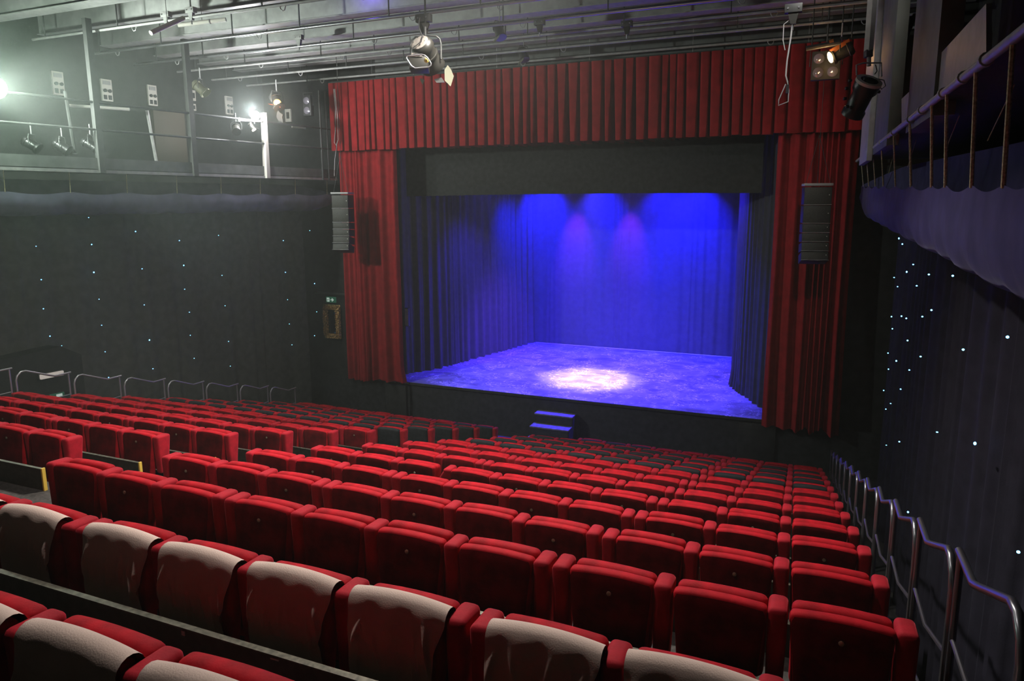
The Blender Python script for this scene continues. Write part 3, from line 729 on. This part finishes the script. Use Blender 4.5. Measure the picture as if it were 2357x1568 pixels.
# profile spot on the right post
loc = atx(1990, 205, .50); dist = loc.y
pf = thing('profile_spot', 'black profile spotlight hanging from the pale post beside the right gallery', 'stage light', loc)
sc_ = dist/1618/3.73*.84
q4 = lambda zx, zy, dep=0: (rt*(zx-350) - up*(zy-765))*sc_ + fw*dep
A = (fw*.62 - up*.62 - rt*.10).normalized(); side = A.cross(Vector((0, 0, 1))).normalized(); U = side.cross(A); C0 = q4(345, 720, -.12); r_ = 108*sc_
MB().lathe([(0, .02), (r_*.85, .01), (r_, -.0), (r_*1.02, .05), (r_*.98, .12), (r_*.8, .16), (r_*.78, .34), (r_*.9, .36), (r_*.9, .42), (r_*.7, .43)], C0, A, 32).build('housing', m_gloss, pf)
MB().lathe([(r_*1.01, -.002), (r_*1.04, .0), (r_*1.04, .03), (r_*1.02, .032)], C0, A, 32).build('pale_rim_band', m_white, pf)
MB().lathe([(0, -.03), (r_*.5, -.02), (r_*.86, .012)], C0, A, 28).build('glossy_end_dome', m_glassdark, pf)
for x, y_ in ((235, 690), (205, 760), (190, 850), (210, 920), (460, 790), (245, 930)):
    MB().lathe([(.016, 0), (.018, .03), (.012, .035)], q4(x, y_, .0), (-rt if x < 300 else rt), 12).build('shutter_knob', m_gloss, pf)
MB().tube([q4(x, y_, -.02) for x, y_ in ((272, 650), (270, 560), (330, 540), (490, 540), (492, 660))], .009, 8).build('yoke', m_greysteel, pf)
MB().tube([q4(390, 560, .0), q4(388, 480, .0)], .022, 10).build('hook_clamp', m_greysteel, pf)
MB().box(q4(382, 455, 0), (.075, .075, .07), RB, bev=.004).build('mounting_block', m_darksteel, pf)
MB().tube([q4(385, 430, .0), q4(385, 430, .0)+Vector((0, 0, 10.95-q4(385, 430).z-loc.z))], .048, 4).build('pale_drop_post', m_greysteel, pf)
MB().tube([q4(430, 560, -.04), q4(440, 620, -.05), q4(400, 660, -.1)], .006, 6).build('power_cable', m_cable, pf)
MB().tube([q4(450, 690, -.05), q4(500, 700, -.05), q4(515, 750, -.05), q4(480, 780, -.05), q4(455, 740, -.05)], .005, 6).build('safety_loop', m_cable, pf)
mb = MB().box(q4(340, 880, .12), (.13, .16, .10), RB, bev=.03); mb.build('black_foil_wrap', m_gloss, pf)
# small green exit sign and a dark blue box on the floor
p = onwall(132, 911, -13.0); p = onwall(132, 911, -13.2)
t = thing('exit_sign', 'small green exit sign low beside the entrance hood', 'sign', p, rz=-ANG); MB().b2((-.03, -.14, -.05), (.0, .14, .05)).build('panel', e_green, t); MB().b2((.0, -.02, -.03), (.004, .10, .03)).build('arrow', e_signwhite, t)

# lamps of the left gallery
fl = thing('flood_lamp', 'glaring white flood lamp at the gallery rail on the left edge', 'stage light', onwall(-4, 205, -13.0))
MB().lathe([(0, -.22), (.14, -.2), (.17, -.05), (.17, 0)], (0, 0, 0), (.75, .5, -.35), 24).build('housing', m_darksteel, fl)
MB().lathe([(0, .03), (.16, .02), (.20, .0), (.20, -.02)], (.08, -.12, 0), (.8, -.6, -.1), 24).build('lens', e_flood, fl)
MB().tube([(0, 0, .15), (0, 0, .5)], .02).build('hook_clamp', m_greysteel, fl)
p = onwall(588, 266, -12.5)
fl = thing('flood_lamp', 'glaring white flood lamp at the end post of the left gallery', 'stage light', p)
MB().lathe([(0, -.14), (.07, -.13), (.09, -.03), (.09, 0)], (0, 0, 0), (.9, -.3, -.15), 24).build('housing', m_darksteel, fl)
MB().lathe([(0, .03), (.07, .025), (.11, 0), (.11, -.02)], (.03, -.04, 0), (.75, -.65, -.1), 24).build('lens', e_flood, fl)
MB().tube([Vector((-.05, -.0, -.08)), Vector((-.05, 0, -.2))], .015).build('bracket', m_greysteel, fl)
p0 = onwall(549, 276, -12.45); p1 = onwall(602, 279, -12.45)
t = thing('boom_arm', 'short pale boom arm reaching from the gallery end post', 'bracket', p0)
MB().tube([Vector(), p1-p0], .028).build('tube', m_white, t); MB().tube([Vector((0, 0, -.05)), Vector((0, 0, .05))], .035).build('end_clamp', m_greysteel, t)
fresnel('hanging_spotlight', 'small dark spotlight hanging from the boom arm', onwall(544, 298, -12.45), (.5, -.5, -.5), .55, doors=0)
fresnel('hanging_spotlight', 'tiny spotlight with splayed legs under the flood lamp at the end post', onwall(580, 292, -12.45), (.5, .2, -.8), .35, doors=2)
p = onwall(638, 236, -12.2)
ol = fresnel('gel_lantern', 'lantern with orange gel glowing near the end post of the left gallery', p, (.45, -.1, -.75), .8, doors=0, glow=e_orange)
MB().lathe([(0, .04), (.05, .035), (.065, 0), (.05, -.03), (0, -.04)], (.10, -.12, -.03), (.7, -.7, -.1), 16).build('lamp_core', e_core, ol)
MB().lathe([(0, -.01), (.09, -.01), (.09, 0), (.0, 0)], (.09, -.10, -.03), (.7, -.7, -.1), 16).build('orange_glow_ring', e_orange, ol)
MB().poly([Vector((-.26, -.05, -.02)), Vector((.12, -.05, -.08)), Vector((.12, -.05, -.13))], (0, .02, 0)).build('orange_gel_sheet', e_orange2, ol, smooth=False)
MB().poly([Vector((.0, 0, -.18)), Vector((.08, .0, -.26)), Vector((.16, 0, -.30)), Vector((.13, 0, -.36)), Vector((.15, 0, -.50)), Vector((.0, 0, -.44)), Vector((-.06, 0, -.36))], (0, .02, 0)).build('barn_door', m_blackcurt, ol, smooth=False)
fresnel('hanging_spotlight', 'olive spotlight with yellow badge hanging in the middle of the left gallery', onwall(462, 205, -12.9), (.6, .3, -.6), .7, doors=1, body=m_barn)
for i, (px, py, nm) in enumerate(((75, 335, 'nearest the bright flood lamp'), (145, 340, 'beside the diagonal pole'), (210, 335, 'left of the first hanger post'))):
    fresnel('stored_spotlight', 'dim spotlight resting low in the left gallery, '+nm, onwall(px, py, -12.8), (.5, .3, -.4), .62, doors=0, body=m_gloss, group='spotlights low in the left gallery')
a, b = onwall(150, 210, -12.9), onwall(173, 355, -12.9)
t = thing('leaning_pole', 'grey pole leaning diagonally in the left gallery by the stored spotlights', 'pole', b); MB().tube([Vector(), a-b], .035).build('tube', m_darksteel, t); MB().tube([Vector(), (a-b)*.02], .045).build('foot', m_greysteel, t)
# blinders
def blinder(label, loc, n_, rx, m_body):
    t = thing('blinder_lamp', label, 'stage light', loc)
    cols = 1 if n_ == 2 else 2
    hw, hh = .13*cols, .27
    MB().b2((-hw, 0, -hh), (hw, .14, hh), bev=.015).build('case', m_body, t)
    for i in range(n_):
        cx = 0 if cols == 1 else (-.13 if i % 2 == 0 else .13); cz = (.13 if (i//cols) == 0 else -.13)
        MB().lathe([(0, -.035), (.05, -.03), (.095, -.012), (.10, .0)], (cx, -.005, cz), (0, 1, 0), 20).build('lens', m_lens, t)
    MB().tube([(-hw-.03, .07, 0), (-hw-.03, .07, hh+.08), (hw+.03, .07, hh+.08), (hw+.03, .07, 0)], .012).build('yoke', m_darksteel, t)
    MB().tube([(0, .07, hh+.08), (0, .07, 10.93-loc.z)], .014, 6).build('drop_rod', m_cable, t)
    return t
blinder('two cell blinder lamp beyond the end of the left gallery', aty(706, 243, 16.3), 2, 0, m_darksteel)
blinder('four cell blinder lamp hanging above the right house curtain', aty(1901, 150, 15.6), 4, 0, m_darksteel)
p = aty(1935, 122, 14.8)
ol = fresnel('gel_lantern', 'lantern with glowing orange gel above the four cell blinder', p, (-.8, .1, -.35), .75, doors=0, glow=e_orange)
MB().lathe([(.0, .21), (.10, .2)], (0, 0, 0), (-.8, -.3, -.35), 16).build('lamp_core', e_core, ol)
MB().poly([Vector((-.2, -.1, .05)), Vector((.12, -.1, .22)), Vector((.16, -.1, .1)), Vector((-.1, -.1, -.02))], (0, .01, 0)).build('orange_gel_sheet', m_orangegel, ol, smooth=False)
drop(ol, 0, .5, 'drop_rod', .012)
lamp('orange_gel_light', 'POINT', p+Vector((-.3, -.2, -.2)), 9, (1, .5, .15), size=.1)
lamp('orange_gel_light_left', 'POINT', onwall(648, 246, -12.0)+Vector((0, -.15, -.15)), 8, (1, .4, .08), size=.08)
t = thing('pipe_stub', 'short dark lighting pipe with a red band above the four cell blinder', 'pipe', aty(1855, 112, 14.6)); MB().tube([Vector(), aty(1935, 97, 14.6)-aty(1855, 112, 14.6)], .045).build('tube', m_darksteel, t)
MB().tube([Vector((.39, 0, .07)), Vector((.46, 0, .085))], .048).build('red_band', m_orangegel, t); drop(t, .1, .02, 'drop_rod', .012); drop(t, .75, .12, 'drop_rod', .012)

# ------------------------------------------------------------------ hanging loudspeakers
def line_array(label, x, y, ztop, w_, lean, rz):
    t = thing('line_array_speaker', label, 'loudspeaker', (x, y, ztop), rz=rz, group='hanging loudspeaker stacks')
    MB().b2((-w_/2-.01, -.02, -.0), (w_/2+.01, .42, .05), bev=.006).build('flying_frame', m_greysteel, t)
    z = -.02; yy = 0; an = 0
    for i, h_ in enumerate((.36, .37, .185, .185, .19, .19)):
        an = (0, -.01, -.04, -.08, -.17, -.28)[i]*lean
        q = Matrix.Rotation(an, 3, 'X'); c = Vector((0, yy, z))
        cb_ = MB().box(c+q @ Vector((0, .21, -h_/2)), (w_, .40, h_-.010), q, bev=.012).build('speaker_cabinet', m_speakercase, t)
        MB().box(c+q @ Vector((0, .004, -h_/2)), (w_-.02, .016, h_-.03), q, bev=.004).build('grille', m_speaker, t)
        if i >= 3:
            MB().tube([c+q @ Vector((-w_/2+w_*u, -.012-.02*max(0, sin(u*3*pi)), -h_+.008)) for u in [j/12 for j in range(13)]], .006, 6).build('lower_lip', m_greysteel, t)
        else: MB().tube([c+q @ Vector((-w_/2, -.008, -h_+.005)), c+q @ Vector((w_/2, -.008, -h_+.005))], .006, 6).build('lower_lip', m_greysteel, t)
        MB().lathe([(.010, 0), (.010, .004), (.004, .006)], c+q @ Vector((w_*.40, -.006, -h_/2+.02)), (0, -1, 0), 8).build('badge', m_white, t)
        z -= h_*cos(an); yy += h_*sin(an)*-1*-1
    MB().tube([(0, .2, .05), (0, .2, 10.95-ztop)], .006, 6).build('suspension_chain', m_cable, t)
    MB().tube([(-.02, .2, 1.0), (w_/2-.03, .1, .05)], .005, 6).build('sling', m_cable, t)
    MB().tube([(-.02, .2, 1.0), (-w_/2+.03, .1, .05)], .005, 6).build('sling', m_cable, t)
    return t
line_array('stack of six black loudspeaker cabinets hanging before the left red curtain', -11.62, 15.9, 6.50, .47, 1, R(14))
line_array('stack of six black loudspeaker cabinets hanging before the right red curtain', .17, 15.6, 6.55, .52, 1, R(8))

# ------------------------------------------------------------------ roof beams, pipes
def lattice(y, zb, k):
    t = thing('roof_beam', 'grey lattice roof beam spanning the hall, %s from the stage' % k, 'beam', (-6.5, y, zb), group='lattice roof beams')
    x0, x1 = -9.6+.0, 9.2
    MB().b2((x0, -.11, 0), (x1, .11, .42), bev=.01).build('bottom_chord', m_beam, t)
    MB().b2((x0, -.14, .41), (x1, .14, .43)).build('chord_flange', m_beam, t)
    MB().b2((x0, -.16, -.012), (x1, .16, .008)).build('chord_foot', m_greysteel, t)
    MB().b2((x0, -.08, .92), (x1, .08, 1.05)).build('top_chord', m_darksteel, t)
    n_ = 8
    for i in range(n_):
        xa = x0+.3+(x1-x0-.6)*i/n_; xb = xa+(x1-x0)/n_*.5
        MB().bar((xa, 0, .42), (xb, 0, .94), .06, .06).build('diagonal', m_darksteel, t)
        MB().bar((xb, 0, .94), (xa+(x1-x0-.6)/n_, 0, .42), .06, .06).build('diagonal', m_darksteel, t)
ys_ = [8.6, 9.9, 11.25, 12.6, 13.95, 15.2, 16.3]
for i, y in enumerate(ys_): lattice(y, 9.98, ORD[len(ys_)-i])
rnd = random.Random(21)
def lightpipe(y, z, k, x0=-15.4, x1=2.3, m_=None, n_hook=9):
    t = thing('lighting_pipe', 'lighting pipe with clamps slung below the roof beams, %s from the stage' % k, 'pipe', ((x0+x1)/2, y, z), group='lighting pipes')
    h = (x1-x0)/2
    MB().tube([(-h, 0, 0), (h, 0, 0)], .026, 10).build('tube', m_ or m_greysteel, t)
    MB().tube([(-h, .07, .05), (h, .07, .05)], .012, 6).build('cable_run', m_cable, t)
    for i in range(n_hook):
        x = -h+.6+(2*h-1.0)*i/n_hook+rnd.uniform(-.3, .3)
        MB().b2((x-.01, -.01, 0), (x+.01, .01, 10.98-z)).build('hanger', m_darksteel, t)
        if rnd.random() < .6:
            xx = x+rnd.uniform(.3, .7)
            MB().tube([(xx, 0, .0), (xx+.01, 0, -.06), (xx+.05, 0, -.10), (xx+.10, 0, -.09), (xx+.12, 0, -.04), (xx+.12, 0, .03)], .010, 6).build('hook', m_greysteel, t)
py_ = [(10.6, 9.72), (11.9, 9.66), (13.05, 9.62), (14.35, 9.66), (15.45, 9.62), (16.6, 9.62)]
for i, (y, z) in enumerate(py_): lightpipe(y, z, ORD[len(py_)-i], m_=m_chrome if i in (1, 2) else m_greysteel)
# clamp brackets hanging in the roof
for i, (px, py, Y) in enumerate(((383, 40, 10.6), (440, 30, 10.6), (688, 92, 13.05), (976, 52, 8.45), (1242, 58, 13), (1361, 160, 17.0), (1443, 62, 13.05), (1826, 30, 9.6))):
    p = aty(px, py, Y)
    wh = ['left of the loose white tube', 'just above the loose white tube', 'above the lit pipe near the gallery', 'carrying the large lantern', 'over the middle of the valance', 'at the valance track', 'right of the violet lamp', 'carrying the hanging cable at the right'][i]
    t = thing('beam_clamp', 'steel beam clamp bracket under the roof, '+wh, 'clamp', p, group='beam clamps')
    MB().b2((-.10, -.05, .0), (.10, .05, .10), bev=.006).build('block', m_darksteel if i > 2 else m_greysteel, t)
    MB().poly([(-.06, -.03, 0), (.06, -.03, 0), (.035, -.03, -.13), (-.025, -.03, -.13)], (0, .06, 0)).build('tongue', m_greysteel if i < 3 else m_lampbody, t, smooth=False)
    MB().tube([(0, 0, -.12), (0, 0, -.2)], .012).build('bolt', m_chrome, t)
    for s__ in (-.06, .06): MB().lathe([(.012, 0), (.012, .01)], (s__, -.05, .05), (0, -1, 0), 10).build('bolt_head', m_chrome, t)
a, b = aty(347, 76, 9.6), aty(422, 42, 10.3)
t = thing('loose_tube', 'shiny white tube hanging askew under the roof on the left', 'tube', a)
MB().tube([Vector(), b-a], .042, 14).build('tube', m_white, t); MB().tube([(b-a)*.99, (b-a)*1.01], .036, 14).build('dark_open_end', m_cable, t); c_ = (b-a)*.5; MB().tube([c_, Vector((c_.x, c_.y, 10.93-a.z))], .005, 6).build('hanger_wire', m_cable, t)
a, b = aty(410, 58, 10.9), aty(520, 45, 11.3)
t = thing('loose_tube', 'shiny white tube lying along the pipe beside the askew tube', 'tube', a)
MB().tube([Vector(), b-a], .04, 14).build('tube', m_white, t); MB().tube([(b-a)*.65, (b-a)*.67], .046, 14).build('joint_ring', m_greysteel, t); c_ = (b-a)*.5; MB().tube([c_, Vector((c_.x, c_.y, 10.93-a.z))], .005, 6).build('hanger_wire', m_cable, t)
# small violet lit lamps seen in the roof
for i, (px, py, Y) in enumerate(((1150, 75, 13.6), (1205, 128, 15.9))):
    p = aty(px, py, Y)
    t = fresnel('moving_light', ['blue tinted moving light between the roof beams above the valance', 'small lamp with violet lens just above the valance track'][i], p, (.3, -.2, -.7), .62, doors=1, glow=e_purple if i else None); drop(t, 0, .3)
lamp('violet_roof_glow', 'POINT', aty(1165, 66, 13.7)+Vector((0, .25, .45)), 16, (.2, .12, 1), size=.1)
lamp('violet_roof_glow_b', 'POINT', aty(820, 20, 12.0)+Vector((0, .2, .4)), 10, (.2, .12, 1), size=.1)
# hanging cable with hook at the right, cable loop at the left
p = aty(1826, 30, 9.6)
t = thing('hanging_cable', 'pale cable with a trapeze hook hanging from the roof at the right', 'cable', p)
MB().tube([Vector((0, 0, 0)), Vector((-.01, 0, -.25)), Vector((-.04, 0, -.55)), Vector((-.045, 0, -.72)), Vector((-.02, 0, -.80))], .010, 6).build('pale_cable', m_paleCable, t)
MB().tube([Vector((-.02, 0, -.06)), Vector((-.10, 0, -.12)), Vector((-.10, 0, -.3)), Vector((-.07, 0, -.42))], .006, 6).build('slack_cable', m_paleCable, t)
MB().tube([Vector((-.02, 0, -.80)), Vector((0, 0, -.9)), Vector((0, 0, -1.03)), Vector((-.11, 0, -1.07)), Vector((-.11, 0, -1.0)), Vector((-.04, 0, -.82))], .007, 6).build('wire_frame', m_paleCable, t)
MB().b2((-.035, -.02, -.93), (.0, .02, -.83)).build('connector', m_cable, t)
p = aty(768, 205, 16.6)
t = thing('cable_loop', 'thin pale cable loop hanging at the left end of the valance', 'cable', p)
MB().tube([Vector((0, 0, .0)), Vector((0.03, 0, -.5)), Vector((-.01, 0, -1.1)), Vector((-.06, 0, -1.42)), Vector((-.0, 0, -1.5)), Vector((.07, 0, -1.35)), Vector((.08, 0, -.7)), Vector((.04, 0, 0))], .010, 6).build('cable', m_paleCable, t)
MB().tube([Vector((.03, -.02, -1.5)), Vector((.15, -.3, -1.9)), Vector((.33, -.6, -2.35))], .006, 6).build('tail', m_paleCable, t)

# ------------------------------------------------------------------ right gallery
rg = thing('lighting_gallery', 'dark steel gallery with pale panels and pipe edge along the right wall', 'gallery', (1, 9, 7))
def rsub(o): return sub(o, rg)
rsub(MB().b2((.98, 3, 7.10), (2.85, 17.0, 7.16)).build('deck', m_darksteel))
rsub(MB().tube([(.90, 3.2, 7.06), (.90, 17.0, 7.08)], .030, 12).build('edge_pipe', m_greysteel))
for y in (5.0, 5.65, 6.4, 7.5, 8.3, 9.8, 11.4, 13, 14.8): rsub(MB().tube([(.90, y-.03, 7.065), (.90, y+.03, 7.065)], .042, 12).build('pipe_coupling', m_greysteel))
def panel(px0, px1, t0, t1, b0, b1, X, name, m_, th=.03):
    a, b, c, d_ = atx(px0, t0, X), atx(px1, t1, X), atx(px1, b1, X), atx(px0, b0, X)
    return rsub(MB().poly([a, b, c, d_], (th, 0, 0)).build(name, m_, smooth=False))
panel(2150, 2270, 140, 8, 225, 122, .96, 'pale_panel', m_greysteel)
panel(2075, 2092, 228, 212, 285, 265, .96, 'pale_panel', m_greysteel)
def colm(px0, px1, pyb, X, m_, name, th=.12):
    a, b = atx(px0, pyb, X), atx(px1, pyb, X)
    y0, y1 = sorted((a.y, b.y)); z = a.z
    return rsub(MB().b2((X, y0, min(a.z, b.z)), (X+th, y1, 11.0), bev=.005).build(name, m_))
colm(1978, 1994, 370, .80, m_greysteel, 'pale_post', .08)
colm(2010, 2040, 335, .88, m_col, 'wide_column', .14)
a, b = atx(2088, 266, .93), atx(2145, 266, .93)
rsub(MB().b2((.93, b.y, b.z), (1.10, a.y, 11.0)).build('broad_column', m_col))
rsub(MB().bar(atx(2083, 92, 1.2), atx(2106, 35, 1.2), .05, .05).build('brace', m_greysteel))
rsub(MB().tube([(2.0, 3, 7.75), (2.0, 17, 7.75)], .024).build('rail', m_darksteel))
t = thing('hanging_cable', 'thin grey cable with plug hanging beside the wide right column', 'cable', atx(2076, 0, .95)); 
a = atx(2076, 0, .95); MB().tube([Vector(), atx(2070, 80, .95)-a, atx(2068, 160, .95)-a], .006, 6).build('cable', m_greysteel, t); MB().lathe([(.015, 0), (.015, .08)], atx(2066, 178, .95)-a, (0, 0, 1), 10).build('plug', m_greysteel, t)

# ------------------------------------------------------------------ sagging drapes with ropes
def hammock(label, xf, y0, y1, z_hem, ropes, depth, width, sgn, zin, m_, ang=0, taper0=1.5, seed=0):
    t = thing('sagging_drape', label, 'drape', (xf(y1), y1, 6.5))
    L = y1-y0; n = 150; rp = sorted(ropes)
    zh = z_hem if callable(z_hem) else (lambda y: z_hem)
    def hemz(y):
        for a, b in zip(rp, rp[1:]):
            if a <= y <= b: return zh(y) - .055*min(1, (b-a)/1.0)*sin(pi*(y-a)/(b-a))
        return zh(y)-.02
    def f(u, v):
        y = y0+L*u; e = min(1, (y1-y)/taper0+.0001); sh = math.sqrt(max(0, 1-(1-e)**2))
        w_ = width*sh; d_ = depth*(.35+.65*sh)
        a = pi*v   # 0 outer hem .. pi inner edge
        x = xf(y) + sgn*(w_*(1-cos(a))/2 - .10*sh*sin(a)*(v < .5))
        zz = hemz(y)*(1-v)+ (zh(y)+(zin*sh))*v - d_*sin(a)**.8
        wr = .022*sin(y*9+v*7+seed)*sin(a)+.012*sin(y*23+v*11)*sin(a)
        return Vector((x-sgn*wr, y, zz+wr*.4))
    sub(MB().grid(n, 22, f).build('cloth', m_, ang=180), t)
    return t
RR = [3.3, 4.2, 4.75, 5.6, 6.6, 7.3, 8.7, 10.2, 11.8, 13.2, 14.6, 16.0]
hm = hammock('violet lit grey drape slung on ropes under the right gallery', lambda y: 1.0, 2.4, 16.6, lambda y: 6.32+.018*(y-3), RR, .78, .66, 1, .35, m_drape, seed=1)
for i, y in enumerate(RR):
    MBr = MB().tube([(0.90, y-.35, 7.05), (1.0, y, 6.30+.018*(y-3))], .013 if y < 9 else .010, 6)
    sub(MBr.build('tie_rope', m_rope), hm)
    if i % 2 == 0: sub(MB().tube([(1.35, y-.2, 7.1), (1.35, y+.5, 6.75)], .005, 6).build('tie_cord', m_rope), hm)
RL = [4+1.15*i for i in range(12)]
hm = hammock('violet lit grey drape slung on ropes under the left gallery', lambda y: gx(y, -12.52), 4, 16.9, 6.52, RL, .56, .85, -1, .25, m_drape_l, taper0=.8, seed=4)
for y in RL: sub(MB().tube([(gx(y, -12.5), y, 6.92), (gx(y, -12.52), y, 6.5)], .008, 6).build('tie_rope', m_rope), hm)


# denser haze around the flood lamps of the left gallery
hz = bpy.data.materials.new('gallery_haze'); hz.use_nodes = True; nt = hz.node_tree
nt.nodes.remove(nt.nodes['Principled BSDF']); vs = nt.nodes.new('ShaderNodeVolumeScatter')
vs.inputs['Color'].default_value = (.88, 1, .92, 1); vs.inputs['Density'].default_value = .024; vs.inputs['Anisotropy'].default_value = .3
nt.links.new(vs.outputs[0], nt.nodes['Material Output'].inputs['Volume'])
mb = MB(); pl = [(gx(2.5, -13.75), 2.5), (gx(16.6, -13.75), 16.6), (-11.6, 16.6), (-10.6, 9.0), (-11.2, 2.5)]
mb.poly([Vector((x, y, .9)) for x, y in pl], (0, 0, 8.7))
h = mb.build('haze', hz, smooth=False); h['kind'] = 'stuff'; h['label'] = 'pale haze drifting around the left gallery flood lamps'; h['category'] = 'haze'

# ---- final: lamps with a light of their own need no extra sampling of their glowing lenses
for m_ in bpy.data.materials:
    if m_.name.endswith('_glow'): m_.cycles.emission_sampling = 'NONE'
